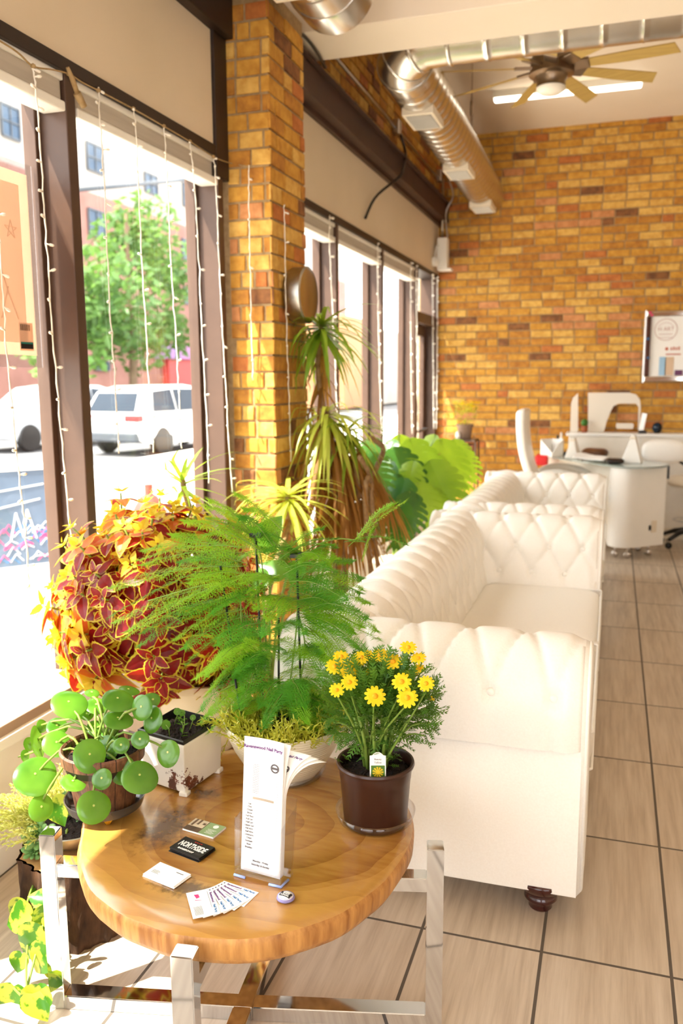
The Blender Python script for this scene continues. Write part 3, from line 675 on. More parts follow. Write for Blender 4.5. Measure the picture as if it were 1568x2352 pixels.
# ceiling fan
FC = atz(1266, 162, 3.36)
fan = thing('ceiling_fan', 'nine-blade ceiling fan with bronze motor and pale wood blades', 'ceiling fan', (FC.x, FC.y, 3.25))
M_['bronze'] = mat('brushed_bronze', (.34, .25, .17, 1), .28, .9, col2=(.26, .19, .13, 1), nscale=4)
M_['blade'] = mat('pale_blade', S(196, 164, 92), .5, col2=S(176, 146, 78), nscale=6, stretch=(1, 8, 1))
MB().tube([(FC.x, FC.y, 3.46), (FC.x, FC.y, 3.78)], .016).lathe([(.0, .0), (.055, .005), (.07, .05), (.07, .06)], (FC.x, FC.y, ZC-.06)).build('down_rod', M_['bronze'], fan, smooth=True, ang=40)
MB().lathe([(.05, 3.49), (.10, 3.47), (.125, 3.43), (.13, 3.36), (.135, 3.35), (.135, 3.335), (.10, 3.325), (.085, 3.29), (.088, 3.265), (.07, 3.262)], (FC.x, FC.y, 0), 40).build('motor_housing', M_['bronze'], fan, smooth=True, ang=40)
MB().lathe([(.088, 3.262), (.085, 3.245), (.06, 3.228), (.0001, 3.222)], (FC.x, FC.y, 0), 32).build('light_dome', mat('opal_glass', S(250, 244, 232), .3, col2=S(246, 238, 224), nscale=3), fan, smooth=True)
for k in range(9):
    a = radians(33+40*k); M = Matrix.Translation((FC.x, FC.y, 3.375)) @ Matrix.Rotation(a, 4, 'Z') @ Matrix.Rotation(radians(-17), 4, 'X')
    b = MB().prism([(.20, -.036), (.46, -.048), (.705, -.054), (.735, .040), (.45, .046), (.20, .036)], -.003, .003, M=M).build('blade', M_['blade'], fan)
    MB().box((.10, -.042, -.009), (.225, .042, .010), .004, M=M).build('blade_bracket', M_['bronze'], b)
# strip light
sl = thing('strip_light', 'long lit fluorescent strip light on the ceiling behind the fan', 'ceiling light', (-.47, 7.42, 3.74))
MB().box((-1.06, 7.385, 3.785), (.11, 7.435, ZC), .004).build('housing', M_['white'], sl)
MB().box((-1.05, 7.38, 3.755), (.10, 7.44, 3.786), .012).build('diffuser', mat('lit_diffuser', (1, .93, .78, 1), .4, emit=1.6, col2=(1, .93, .80, 1), nscale=2), sl)
# hanging wire hook
h = atz(1083, 232, 3.5)
tag(MB().tube([(h.x, h.y, ZC), (h.x, h.y, 3.36)], .004).tube([(h.x, h.y, 3.50), (h.x, h.y, 3.40)], .011).build('ceiling_hook', M_['bronze']), 'small dark hook hanging from the ceiling between duct and fan', 'hook')
# conduit, boxes, lintel bolts along the upper brick
cz = 3.44
t = thing('electrical_conduit', 'grey steel conduit with junction boxes along the upper brickwork above the windows', 'conduit', (XW+.03, 6.4, cz))
MB().tube([(XW+.035, 4.7, cz+.14), (XW+.035, 4.95, cz+.12), (XW+.035, 5.05, cz), (XW+.035, 8.42, cz-.03)], .011).build('conduit_pipe', M_['steel'], t, smooth=True)
for y in (5.0, 6.72, 8.4): MB().box((XW+.016, y-.05, cz-.06), (XW+.065, y+.05, cz+.05), .006).build('junction_box', M_['steel'], t)
MB().tube([(XW+.07, 8.42, cz-.03), (XW+.07, 8.42, 2.86)], .013).build('drop_pipe', M_['steel'], t, smooth=True)
t = thing('black_cable', 'loose black cable hanging from the junction box across the cream board', 'cable', (XW+.06, 6.6, 2.7))
MB().tube(fitcurve([(XW+.06, 6.74, cz-.05), (XW+.10, 6.76, 3.25), (XW+.145, 6.5, 3.08), (XW+.15, 6.35, 2.98), (XW+.05, 6.08, 2.80), (XW+.02, 5.9, 2.62)], 24), .010).build('cable', M_['black'], t, smooth=True)
tag(MB().tube(fitcurve([(XW+.14, 4.05, 3.232), (XW+.16, 4.4, 3.225), (XW+.13, 4.72, 3.22), (XW+.06, 4.9, 3.30), (XW+.04, 5.0, 3.42)], 20), .008).build('dark_cable', M_['black'], smooth=True), 'dark cable looping under the white soffit by the brick pillar', 'cable')
for k, y in enumerate((4.9, 5.25, 5.6, 6.0, 6.9, 7.2, 7.5, 7.8, 8.1)):
    tag(MB().box((XW+.02, y-.008, 3.195), (XW+.05, y+.008, 3.30), .003).build('strap_clip', M_['twine']), 'small pale tie hanging over the brown steel beam', 'clip', 'ties along the brown steel beam')
# emergency light
t = thing('emergency_light', 'white box light fixed high in the corner by the far brick wall', 'wall light', (XW+.10, 8.42, 2.55))
MB().box((XW+.03, 8.36, 2.57), (XW+.13, 8.48, 2.86), .008).build('housing', M_['white'], t)
MB().box((XW+.03, 8.36, 2.55), (XW+.17, 8.48, 2.572), .006).build('lamp_tray', M_['white'], t)
for s in (-1,): MB().lathe([(0, 0), (.035, .005), (.045, .05), (.02, .09)], (XW+.02+.0, 8.30, 2.58), 20).build('lamp_head', M_['white'], t, smooth=True)
MB().tube([(XW+.02, 8.30, 2.66), (XW+.03, 8.34, 2.78), (XW+.06, 8.4, 2.80)], .008).build('lamp_arm', M_['white'], t, smooth=True)
MB().tube(fitcurve([(XW+.13, 8.42, cz-.05), (XW+.17, 8.43, 3.25), (XW+.10, 8.43, 3.1), (XW+.12, 8.43, 2.86)], 16), .008).build('flex_cable', M_['steel'], t, smooth=True)
# sconce on the pillar
t = thing('wall_sconce', 'round galvanised metal drum on the side of the brick pillar', 'wall lamp', (-1.47, 3.93, 1.77))
Msc = Matrix.Rotation(radians(90), 4, 'Y')
M_['zinc'] = mat('zinc', (.50, .47, .42, 1), .35, 1, col2=(.34, .32, .29, 1), nscale=30)
MB().lathe([(0.0001, 0), (.125, 0), (.132, .012), (.135, .08), (.128, .086)], (-1.515, 3.93, 1.905), 48, M=Msc).build('drum', M_['zinc'], t, smooth=True, ang=40)
MB().lathe([(0.0001, .083), (.118, .083), (.126, .085)], (-1.515, 3.93, 1.905), 48, M=Msc).build('face_plate', mat('zinc_face', (.42, .40, .38, 1), .16, 1, col2=(.38, .36, .34, 1), nscale=6), t, smooth=True)
# ---------------------------------------------------------------- fairy lights
def strand(label, pts, n, r=.0022, jit=.012, br=.0045, brl=.022, grp='white fairy light strands'):
    P = fitcurve(pts, 40); rnd = random.Random(len(label)+n)
    t = thing('fairy_light_strand', label, 'fairy lights', min(P, key=lambda p: p.z), grp)
    P = [p+V(rnd.uniform(-.002, .002), rnd.uniform(-.003, .003), 0) for p in P]
    MB().tube(P, r, 6).tube([p+V(.002*cos(i*1.7), .002*sin(i*1.7), 0) for i, p in enumerate(P)], r*.8, 5).build('wire', M_['wire'], t, smooth=True)
    for k in range(n):
        u = (k+.6)/n*39; p = P[int(u)]; d = V(rnd.uniform(.1, .5), rnd.choice((-1, 1))*rnd.uniform(.5, 1), rnd.uniform(-.3, .3)).normalized()
        MB().tube([p, p+d*brl*.5, p+d*brl*.55, p+d*brl, p+d*(brl+.004)], [r*1.2, r*1.3, br, br, br*.4], 8).build('bulb', M_['bulb'], t, smooth=True)
XS = XW+.022
def pxs(l, X): return [atx(x, y, X) for x, y in l]
strand('fairy light strand hanging over the peach poster at the far left', pxs([(-6, 480), (5, 650), (20, 860), (45, 1100), (58, 1220), (70, 1370)], XS), 14)
strand('fairy light strand hanging along the dark mullion left of the car', pxs([(76, 152), (84, 232), (100, 440), (112, 640), (130, 880), (150, 1100), (168, 1280)], XS), 19)
strand('fairy light strand over the left end of the white car', pxs([(226, 200), (232, 300), (242, 480), (252, 700), (264, 880), (273, 1042)], XS), 14)
strand('fairy light strand left of the tree crown, over the car roof', pxs([(306, 250), (314, 330), (322, 520), (334, 730), (343, 900), (353, 1040)], XS), 12)
strand('thin fairy light strand over the rear side of the white car', pxs([(376, 290), (384, 400), (392, 600), (404, 780), (412, 920), (417, 1030)], XS), 11)
strand('fairy light strand just left of the window jamb', pxs([(436, 325), (444, 400), (455, 560), (464, 760), (474, 960), (480, 1110)], XS), 14)
strand('fairy light strand hanging down the dark jamb next to the brick pillar', pxs([(490, 360), (496, 430), (503, 600), (512, 780), (522, 960), (533, 1130)], XS), 15)
strand('thin fairy light strand on the side of the brick pillar below the metal drum', pxs([(652, 470), (655, 600), (658, 760), (663, 900), (668, 1060)], -1.495), 8)
strand('short fairy light strand on the front of the brick pillar', [V(-1.62, 3.672, 2.46), V(-1.622, 3.67, 2.2), V(-1.623, 3.67, 1.85), V(-1.622, 3.67, 1.5)], 5)
XT = XW+.02
for lab, l, n in (('fairy light strand on the first mullion beyond the pillar', [(757, 560), (762, 680), (768, 800), (774, 940), (778, 1020)], 13),
                  ('fairy light strand on the second mullion beyond the pillar', [(867, 612), (869, 740), (872, 880), (877, 996)], 14),
                  ('fairy light strand left of the third mullion beyond the pillar', [(943, 650), (943, 760), (944, 880), (946, 996)], 12),
                  ('fairy light strand at the hinge side of the glass door', [(956, 655), (957, 770), (958, 880), (960, 1000)], 12),
                  ('fairy light strand across the glass door', [(993, 650), (994, 760), (995, 880), (996, 985)], 13),
                  ('fairy light strand in the corner by the far brick wall', [(1004, 655), (1004, 760), (1003, 880), (1002, 985)], 12)):
    strand(lab, [V(XT, pxs(l[:1], XT)[0].y, 2.50)]+pxs(l, XT), n, r=.003, br=.007, brl=.03)
tw = thing('jute_twine', 'thin jute twine tied along the dark head rail to the brick pillar', 'twine', (XW+.02, 2.9, 2.45))
MB().tube(fitcurve(pxs([(-10, 88), (40, 120), (76, 152), (120, 160), (158, 170), (190, 190), (226, 208), (306, 250), (376, 290), (436, 325), (490, 360), (530, 375)], XS)+[V(-1.62, 3.67, 2.455)], 60), .0028, 6).build('main_cord', M_['twine'], tw, smooth=True)
for x, y in ((76, 152), (158, 170), (226, 208), (306, 250), (376, 290), (436, 325), (490, 360)):
    p = atx(x, y, XS); MB().lathe([(0, -.008), (.008, -.003), (.008, .004), (0, .009)], p, 10).build('knot', M_['twine'], tw, smooth=True)
p = atx(170, 200, XS+.01)
tag(MB().tube([p+V(0, -.03, .05), p+V(0, -.005, .02), p+V(0, .02, -.02)], [.006, .009, .008]).tube([p+V(.0, .015, -.015), p+V(0, .05, -.045)], [.014, .011]).build('cord_plug', M_['twine'], smooth=True), 'taped cord plug hanging from the twine at the top of the mullion', 'plug')
# poster on the left pane
t = thing('poster', 'peach coloured poster back taped to the left window pane', 'poster', (XG+.02, 2.0, 1.6))
M_['peach'] = leafmat('peach_paper', S(250, 234, 220), S(248, 230, 214), S(255, 240, 226), .5, .7, 3)
M_['peach2'] = leafmat('peach_border', S(242, 218, 196), S(238, 212, 190), S(246, 224, 204), .5, .7, 3)
Y1 = 2.425
MB().box((XG+.012, 1.5, 1.585), (XG+.014, Y1, 2.165)).build('backing_sheet', M_['peach2'], t)
MB().box((XG+.0142, 1.54, 1.625), (XG+.015, Y1-.045, 2.125)).build('picture_sheet', M_['peach'], t)
MB().box((XG+.009, 1.46, 1.545), (XG+.0115, Y1+.03, 2.20)).build('plastic_sleeve', glassmat('clear_sleeve', (.96, .97, .98, 1), .3, .15), t)
lb = MB().box((XG+.0152, Y1-.085, 1.60), (XG+.016, Y1-.018, 1.69)).build('price_label', M_['peach2'], t)
mb = MB()
for k in range(14): mb.box((XG+.0161, Y1-.080+.0035*k, 1.665), (XG+.0165, Y1-.080+.0035*k+(.001 if k % 3 else .002), 1.685))
mb.box((XG+.0161, Y1-.082, 1.606), (XG+.0165, Y1-.02, 1.622)); mb.build('barcode', M_['black'], lb)
MB().box((XG+.0161, Y1-.082, 1.622), (XG+.0165, Y1-.02, 1.628)).build('colour_strip', mat('teal_ink', S(30, 120, 110), .5, col2=S(40, 130, 115), nscale=5), lb)
mb = MB()
for k in range(5):
    a0, a1 = (k*4*pi/5+pi/2, (k+1)*4*pi/5+pi/2); c = V(XG+.0155, 2.33, 1.98)
    mb.tube([c+V(0, .03*cos(a0), .03*sin(a0)), c+V(0, .03*cos(a1), .03*sin(a1))], .0012, 4)
mb.tube([(XG+.0155, 2.27, 1.86), (XG+.0155, 2.30, 1.78), (XG+.0155, 2.34, 1.70)], .002, 4).tube([(XG+.0155, 2.30, 1.80), (XG+.0155, 2.26, 1.70)], .002, 4)
mb.build('faint_drawing', M_['peach2'], t)
# ---------------------------------------------------------------- far end: counter, desk, chairs
t = thing('counter', 'white half-height counter along the far brick wall', 'counter', (1.0, 8.45, 0))
MB().box((-.40, 8.33, .0), (3.0, 8.57, .955), .006).build('body', M_['wallw'], t)
MB().box((-.425, 8.31, .955), (3.0, 8.57, .985), .006).build('top', M_['white'], t)
MB().box((-.40, 8.315, 0), (3.0, 8.33, .10), .004).build('plinth', M_['offw'], t)
GZ = .775
dk = thing('manicure_desk', 'white manicure desk with a curved green-edged glass top and rounded pedestal', 'desk', (.0, 7.6, 0))
GP = [(-.66, 8.18), (-.52, 7.92), (-.28, 7.58), (-.06, 7.30), (.05, 7.19), (.16, 7.15), (.28, 7.18), (.39, 7.28), (.455, 7.42), (.45, 7.52), (.36, 7.66), (.15, 7.86), (-.10, 8.08), (-.34, 8.24), (-.58, 8.28)]
gp = fitcurve([(x, y, 0) for x, y in GP+GP[:1]], 60)[:-1]
M_['gtop'] = mat('green_tinted_glass', (.84, .95, .90, 1), .04, trans=.75, col2=(.82, .94, .89, 1), nscale=3)
MB().prism([(p.x, p.y) for p in gp], GZ, GZ+.014).build('glass_top', M_['gtop'], dk)
PP = [(.445, 7.46), (.30, 7.335), (.20, 7.25), (.13, 7.215), (.06, 7.225), (.012, 7.27), (-.008, 7.34), (.0, 7.42), (.06, 7.52), (.16, 7.62), (.29, 7.74)]
b = MB().prism([(x, y) for x, y in [tuple(p[:2]) for p in fitcurve([(x, y, 0) for x, y in PP], 50)]], .105, GZ-.002).build('pedestal', M_['white'], dk, smooth=True, ang=35)
q = V(.445-.30, 7.46-.335-7, 0); u = V(.145, .125, 0).normalized(); nn = V(u.y, -u.x, 0)
c0 = V(.36, 7.387, .27)
Mo = frame(u, (0, 0, 1), c0+nn*.003)
MB().box((-.028, -.05, -.002), (.028, .05, .004), .003, M=Mo).build('outlet_plate', M_['offw'], b)
MB().box((-.055, -.03, -.002), (-.036, .012, .01), .003, M=Mo).build('cable_grommet', M_['black'], b)
MB().box((.45, 7.50, .66), (.468, 7.54, .772), .002).build('bracket', M_['black'], dk)
for x, y in ((.06, 7.32), (.16, 7.30), (.33, 7.46), (.25, 7.62)):
    c = MB().lathe([(0, -.012), (.026, -.012), (.03, 0), (.026, .012), (0, .012)], (x, y, .034), 20, M=Matrix.Rotation(radians(90), 4, 'X')).tube([(x, y, .05), (x, y, .108)], .01).build('caster', M_['steel'], dk, smooth=True)
MB().prism([(x, y) for x, y in ((-.62, 8.14), (-.50, 7.98), (-.26, 7.72), (.0, 7.45), (.06, 7.52), (-.22, 7.86), (-.45, 8.18), (-.55, 8.22))], .10, GZ-.002).build('drawer_unit', M_['wallw'], dk)
def dt(px, py, Y=None): return atz(px, py, GZ+.014) if Y is None else aty(px, py, Y)
# things on the desk
p = dt(1262, 1049); t = thing('desk_organiser', 'white open organiser box at the left end of the glass desk', 'organiser', p)
Mo = Matrix.Translation(p) @ Matrix.Rotation(radians(-40), 4, 'Z')
MB().box((-.07, -.05, 0), (-.062, .09, .16), .002, M=Mo).box((-.07, .083, 0), (.08, .09, .16), .002, M=Mo).box((-.07, -.05, 0), (.08, .09, .008), .002, M=Mo).add([Mo @ V(*q) for q in ((.08, -.05, 0), (.08, .09, 0), (.08, .09, .16), (.08, .02, .12), (.08, -.05, .04), (.072, -.05, 0), (.072, .09, 0), (.072, .09, .16), (.072, .02, .12), (.072, -.05, .04))], [(0, 1, 2, 3, 4), (9, 8, 7, 6, 5)]+[(i, (i+1) % 5, 5+(i+1) % 5, 5+i) for i in range(5)]).add([Mo @ V(*q) for q in ((-.07, -.05, 0), (.08, -.05, 0), (.08, -.05, .04), (-.07, -.05, .15))], [(0, 1, 2, 3)]).build('box', M_['white'], t)
M_['purp'] = mat('purple_bottle', S(88, 62, 150), .2, col2=S(78, 52, 140), nscale=5)
def bottle(p, r, h, m, label, cap=M_['black'], grp='bottles on the glass desk'):
    t = thing('bottle', label, 'bottle', p, grp)
    MB().lathe([(0, 0), (r, 0), (r, h*.62), (r*.85, h*.7), (r*.35, h*.76), (r*.32, h*.8), (0, h*.8)], p, 24).build('body', m, t, smooth=True, ang=50)
    MB().lathe([(0, h*.79), (r*.4, h*.79), (r*.4, h*.95), (0, h)], p, 16).build('cap', cap, t, smooth=True, ang=50)
bottle(dt(1279, 1046), .03, .19, M_['purp'], 'purple bottle with black cap beside the white organiser')
bottle(dt(1287, 1040), .022, .20, M_['white'], 'slim white bottle behind the purple bottle', M_['white'])
p = dt(1296, 1046); tag(MB().lathe([(0, 0), (.03, 0), (.034, .03), (.028, .035), (0, .03)], p, 20).build('dark_dish', M_['black'], smooth=True), 'small dark dish on the glass desk', 'dish')
def wedge(p, a, W, H, D, label):
    M = Matrix.Translation(p) @ Matrix.Rotation(a, 4, 'Z'); t = thing('lamp_shield', label, 'stand', p, 'white wedge stands on the desk')
    o = MB().add([M @ V(*q) for q in ((-W/2, -D/2, 0), (W/2, -D/2, 0), (W*.12, -D/4, H), (-W*.02, -D/4, H), (-W/2, D/2, 0), (W/2, D/2, 0), (W*.12, D/4, H), (-W*.02, D/4, H))], [(0, 1, 2, 3), (7, 6, 5, 4), (0, 4, 5, 1), (1, 5, 6, 2), (2, 6, 7, 3), (3, 7, 4, 0)]).build('body', M_['white'], t)
    bv = o.modifiers.new('b', 'BEVEL'); bv.width = .008; bv.segments = 3
    MB().box((-.02, -D/4-.012, H*.84), (.03, -D/4+.0, H*.93), .003, M=M).build('switch_bar', M_['offw'], t)
wedge(dt(1315, 1052), radians(-20), .13, .185, .10, 'white wedge-shaped stand in the middle left of the glass desk')
wedge(dt(1450, 1063), radians(-10), .17, .24, .10, 'taller white wedge-shaped stand at the right of the glass desk')
M_['tan'] = mat('brown_leather', S(128, 84, 52), .35, col2=S(92, 56, 34), nscale=8)
def bolster(p, a, L, r, label, m):
    M = Matrix.Translation(p+V(0, 0, r*.72)) @ Matrix.Rotation(a, 4, 'Z'); k = []
    mb = MB().grid(lambda i, j: M @ V((i-.5)*L, r*1.5*cos(2*pi*j)*(1-(2*i-1)**6*.5), r*.72*sin(2*pi*j)*(1-(2*i-1)**6*.5)), 18, 21); n = len(mb.v)
    mb.f += [tuple(range(21)), tuple(range(n-21, n))]; mb.m += [0, 0]
    return tag(mb.build('arm_cushion', m, smooth=True), label, 'cushion')
bolster(V(aty(1366, 1036, 7.93).x, 7.93, GZ+.014), radians(-25), .22, .06, 'brown rounded arm cushion behind the white towel on the desk', M_['tan'])
bolster(V(aty(1412, 1062, 7.36).x, 7.36, GZ+.014), radians(10), .14, .034, 'dark brown arm rest at the right end of the white towel', mat('dark_leather', S(52, 36, 30), .25, col2=S(40, 28, 24), nscale=8))
p = V(aty(1362, 1055, 7.62).x, 7.62, GZ+.014)
Mo = Matrix.Translation(p) @ Matrix.Rotation(radians(-38), 4, 'Z')
tag(MB().grid(lambda i, j: Mo @ V((i-.5)*.34, (j-.5)*.17, .016+.045*sin(pi*j)*(1-.4*i)+.003*sin(9*i)), 20, 12).build('hand_towel', M_['paper'], smooth=True).modifiers.new('s', 'SOLIDIFY').id_data, 'white hand towel laid over the glass desk', 'towel')
bpy.data.objects['hand_towel'].modifiers['s'].thickness = .008
# client chair seen from behind the sofa
cp = V(-.63, 7.35, 0)
ch = thing('salon_chair', 'white high-back salon chair facing the glass desk, behind the sofas', 'chair', cp)
prf = [(1200, 938, .040), (1196, 950, .046), (1196, 985, .044), (1199, 1020, .042), (1206, 1055, .044), (1218, 1090, .048), (1232, 1120, .05)]
cl = [aty(x, y, 7.35)+V(.02, 0, 0) for x, y, r in prf]; cl = fitcurve(cl, 24); 
def chb(i, j):
    k = i*23; k0 = min(int(k), 22); p = cl[k0].lerp(cl[k0+1], k-k0); th = 2*pi*j; e = .5; sq = lambda v: abs(v)**e*(1 if v > 0 else -1)
    s_ = min(1, (i*6)**.5+.12)
    return p+V(.045*sq(cos(th))*s_, .24*sq(sin(th))*min(1, (i*5)**.4+.3), 0)
mb = MB().grid(chb, 30, 33); n = len(mb.v); mb.f += [tuple(range(33)), tuple(range(n-33, n))]; mb.m += [0, 0]
mb.build('backrest', M_['leather'], ch, smooth=True)
MB().box((-.60, 7.10, .42), (-.12, 7.60, .52), .04, seg=4).build('seat', M_['leather'], ch, smooth=True)
M_['greyv'] = mat('grey_vinyl', S(206, 202, 192), .4, col2=S(196, 192, 182), nscale=5)
for y in (7.07, 7.63):
    MB().tube(fitcurve([(-.62, y, .66), (-.52, y, .715), (-.38, y, .725), (-.24, y, .69), (-.15, y, .63)], 16), .035, 12).build('armrest', M_['greyv'], ch, smooth=True)
    MB().tube([(-.4, y, .70), (-.4, y, .48)], .02).build('arm_post', M_['chrome'], ch, smooth=True)
MB().tube([(-.38, 7.35, .06), (-.38, 7.35, .44)], .03).lathe([(0, .0), (.26, .0), (.26, .015), (.05, .05), (.03, .06)], (-.38, 7.35, 0)).build('pedestal_base', M_['chrome'], ch, smooth=True, ang=40)
p = aty(1243, 1053, 7.9); tag(MB().box(p-V(.05, .08, .06), p+V(.06, .08, .035), .012).build('red_bag', M_['red']), 'red bag partly hidden behind the white salon chair', 'bag')
bpy.data.objects['red_bag'].location.z += 0
# technician stool
sp = aty(1545, 1105, 8.0)
st = thing('rolling_stool', 'white rolling stool with a rounded backrest behind the desk', 'stool', (.72, 8.0, 0))
bp = aty(1524, 1037, 7.95)
MB().grid(lambda i, j: bp+V(.19*(abs(cos(2*pi*j))**.7*(1 if cos(2*pi*j) > 0 else -1))*sin(pi*i)**.5, -.04*cos(pi*i), .105*(abs(sin(2*pi*j))**.7*(1 if sin(2*pi*j) > 0 else -1))*sin(pi*i)**.5), 16, 33).build('backrest', M_['leather'], st, smooth=True)
MB().lathe([(0, .0), (.17, .0), (.19, .02), (.19, .06), (.16, .085), (0, .09)], (.68, 8.0, .545), 36).build('seat', mat('cream_vinyl', S(238, 224, 200), .4, col2=S(232, 216, 190), nscale=4), st, smooth=True)
MB().tube([(.68, 8.0, .54), (.68, 8.0, .14)], .022).build('gas_lift', M_['chrome'], st, smooth=True)
MB().tube([(.72, 8.14, .57), (.74, 8.17, .65), (bp.x, bp.y+.03, bp.z)], .012).build('back_bar', M_['black'], st, smooth=True)
MB().tube([(.68+.13*cos(a*pi/12), 8.0+.13*sin(a*pi/12), .24) for a in range(25)], .008).build('foot_ring', M_['chrome'], st, smooth=True)
for k in range(5):
    a = radians(-62+72*k); e = V(.68+.24*cos(a), 8.0+.24*sin(a), .08)
    lg = MB().tube([(.68, 8.0, .15), (.68+.12*cos(a), 8.0+.12*sin(a), .13), e], [.028, .022, .016]).build('base_arm', M_['black'], st, smooth=True)
    MB().lathe([(0, -.02), (.024, -.02), (.03, 0), (.024, .02), (0, .02)], e-V(0, 0, .05), 18, M=Matrix.Rotation(radians(90), 4, 'X')).build('caster', M_['black'], lg, smooth=True)
# thin translucent white panel pieces, cut to an arched outline, above the counter
CT_ = .985
t = thing('arch_panel', 'thin white panel with an arched cutout standing on the counter by the brick wall', 'arched_shape', (-.08, 8.50, CT_))
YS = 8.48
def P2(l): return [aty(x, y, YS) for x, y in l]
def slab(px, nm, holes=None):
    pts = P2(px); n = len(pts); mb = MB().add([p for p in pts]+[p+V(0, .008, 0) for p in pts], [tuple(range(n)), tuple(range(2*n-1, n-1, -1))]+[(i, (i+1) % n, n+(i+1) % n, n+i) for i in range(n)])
    return mb.build(nm, M_['arch'], t)
m, tt, b_, o_ = nt_new('translucent_white'); b_.inputs['Base Color'].default_value = S(250, 240, 222); b_.inputs['Roughness'].default_value = .3; b_.inputs['Alpha'].default_value = .72; M_['arch'] = m
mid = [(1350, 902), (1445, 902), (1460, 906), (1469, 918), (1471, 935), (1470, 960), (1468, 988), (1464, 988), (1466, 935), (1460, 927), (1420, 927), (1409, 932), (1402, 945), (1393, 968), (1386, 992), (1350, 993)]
slab(mid, 'main_panel'); slab([(1415, 972), (1453, 972), (1455, 977), (1453, 985), (1416, 985), (1414, 979)], 'small_panel')
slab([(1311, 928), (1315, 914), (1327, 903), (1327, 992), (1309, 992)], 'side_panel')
# counter top things
p = V(aty(1341, 992, 8.40).x, 8.40, CT_); t = thing('cactus', 'small round green cactus in a terracotta pot on the counter', 'plant', p)
MB().lathe([(0, 0), (.024, 0), (.03, .055), (.033, .056), (.033, .065), (0, .06)], p, 20).build('pot', M_['twhite'], t, smooth=True, ang=40)
MB().lathe([(0, .055), (.02, .06), (.033, .085), (.033, .1), (.02, .125), (0, .13)], p, 24, wob=lambda a, z: 1+.06*cos(10*a)).build('cactus_body', leafmat('cactus_green', S(60, 110, 40), S(80, 130, 50), S(90, 150, 40), .1), t, smooth=True)
p = V(aty(1508, 992, 8.42).x, 8.42, CT_); tag(MB().lathe([(0, 0), (.024, .002), (.042, .03), (.046, .055), (.038, .085), (.02, .1), (0, .103)], p, 32).build('glass_globe', mat('dark_blue_glass', S(18, 40, 60), .06, col2=S(10, 20, 30), nscale=14), smooth=True), 'dark blue glass globe on the counter, right of the thin white panel', 'ornament')
p = V(aty(1471, 992, 8.38).x, 8.38, CT_); t = thing('display_stand', 'silver card leaning in a black stand on the counter beside the thin white panel', 'stand', p)
MB().box(p+V(-.02, -.03, 0), p+V(.05, .03, .03), .004).build('base', M_['black'], t)
MB().box((-.022, -.004, .02), (.022, .004, .19), .002, M=Matrix.Translation(p+V(-.002, 0, 0)) @ Matrix.Rotation(radians(9), 4, 'Y')).build('card', M_['galv'], t)
MB().tube(fitcurve([p+V(0, -.06, -.02), p+V(.0, -.10, -.16), p+V(-.03, -.14, -.22)], 8), .003).build('cord', M_['white'], t, smooth=True)
# notice cabinet on the far wall
Yb = 8.57
t = thing('notice_board', 'silver framed notice board with papers on the far brick wall', 'notice board', (.75, Yb, 1.46))
x0, x1, z0, z1 = .255, 1.25, 1.465, 2.115
MB().box((x0+.03, Yb-.012, z0+.03), (x1-.03, Yb-.004, z1-.03)).build('backing', M_['paper'], t)
M_['mirror'] = mat('mirror_strip', (.7, .66, .6, 1), .06, 1, col2=(.66, .62, .56, 1), nscale=3)
for nm, q in (('frame_rail', (x0, z0, x1, z0+.05)), ('frame_rail', (x0, z1-.05, x1, z1)), ('frame_stile', (x0, z0+.05, x0+.045, z1-.05)), ('frame_stile', (x1-.045, z0+.05, x1, z1-.05))):
    MB().box((q[0], Yb-.04, q[1]), (q[2], Yb-.004, q[3]), .008).build(nm, M_['mirror'] if nm == 'frame_rail' else mat('dark_bevel', S(84, 52, 38), .1, .6, col2=S(70, 42, 30), nscale=3), t)
MB().box((x0-.012, Yb-.03, z0-.012), (x0+.006, Yb-.004, z1+.012), .004).build('outer_edge', M_['galv'], t)
def fl(px, py): return aty(px, py, Yb-.014)
c = fl(1529, 757); mb = MB()
mb.tube([c+V(.098*cos(a*pi/24), -.001, .098*sin(a*pi/24)) for a in range(49)], .0025, 6)
Mt = frame((1, 0, 0), (0, 0, 1), c+V(0, -.002, 0)); text_mesh('H ART', .05, Tm(Mt, 0, .004), mb=mb); mb.box(c+V(-.06, -.002, -.045), c+V(.06, 0, -.04)); mb.box(c+V(-.07, -.002, -.075), c+V(.07, 0, -.071))
for k in range(7): a = radians(40+16.6*k); mb.box(c+V(.075*cos(a)-.005, -.002, .075*sin(a)-.015), c+V(.075*cos(a)+.005, 0, .075*sin(a)-.008))
mb.build('round_logo', mat('pale_pink_ink', S(200, 160, 150), .6, col2=S(190, 150, 140), nscale=5), t)
c = fl(1545, 801); Mt = frame((1, 0, 0), (0, 0, 1), c+V(0, -.002, 0)); mb = MB(); [mb.box(c+V(-.02+.022*k, -.002, -.012), c+V(-.008+.022*k, 0, .012+.006*(k % 2))) for k in range(4)]; mb.lathe([(0, 0), (.014, 0), (.014, .002), (0, .002)], c+V(-.055, 0, 0), 16, M=Matrix.Rotation(radians(90), 4, 'X')); mb.box(c+V(-.06, -.003, -.056), c+V(.07, -.001, -.046)); mb.build('orange_flyer', mat('orange_ink', S(196, 92, 48), .6, col2=S(186, 82, 40), nscale=5), t)
for nm, a, b, col in (('blue_leaflet', (1514, 820), (1527, 862), (170, 208, 236)), ('tan_leaflet', (1527, 820), (1545, 862), (222, 192, 160)), ('purple_card', (1549, 850), (1567, 862), (110, 60, 100))):
    p0 = fl(*a); p1 = fl(*b); MB().box((p0.x, Yb-.016, p1.z), (p1.x, Yb-.0125, p0.z)).build(nm, mat(nm, S(*col), .6, col2=S(*[int(q*.95) for q in col]), nscale=5), t)
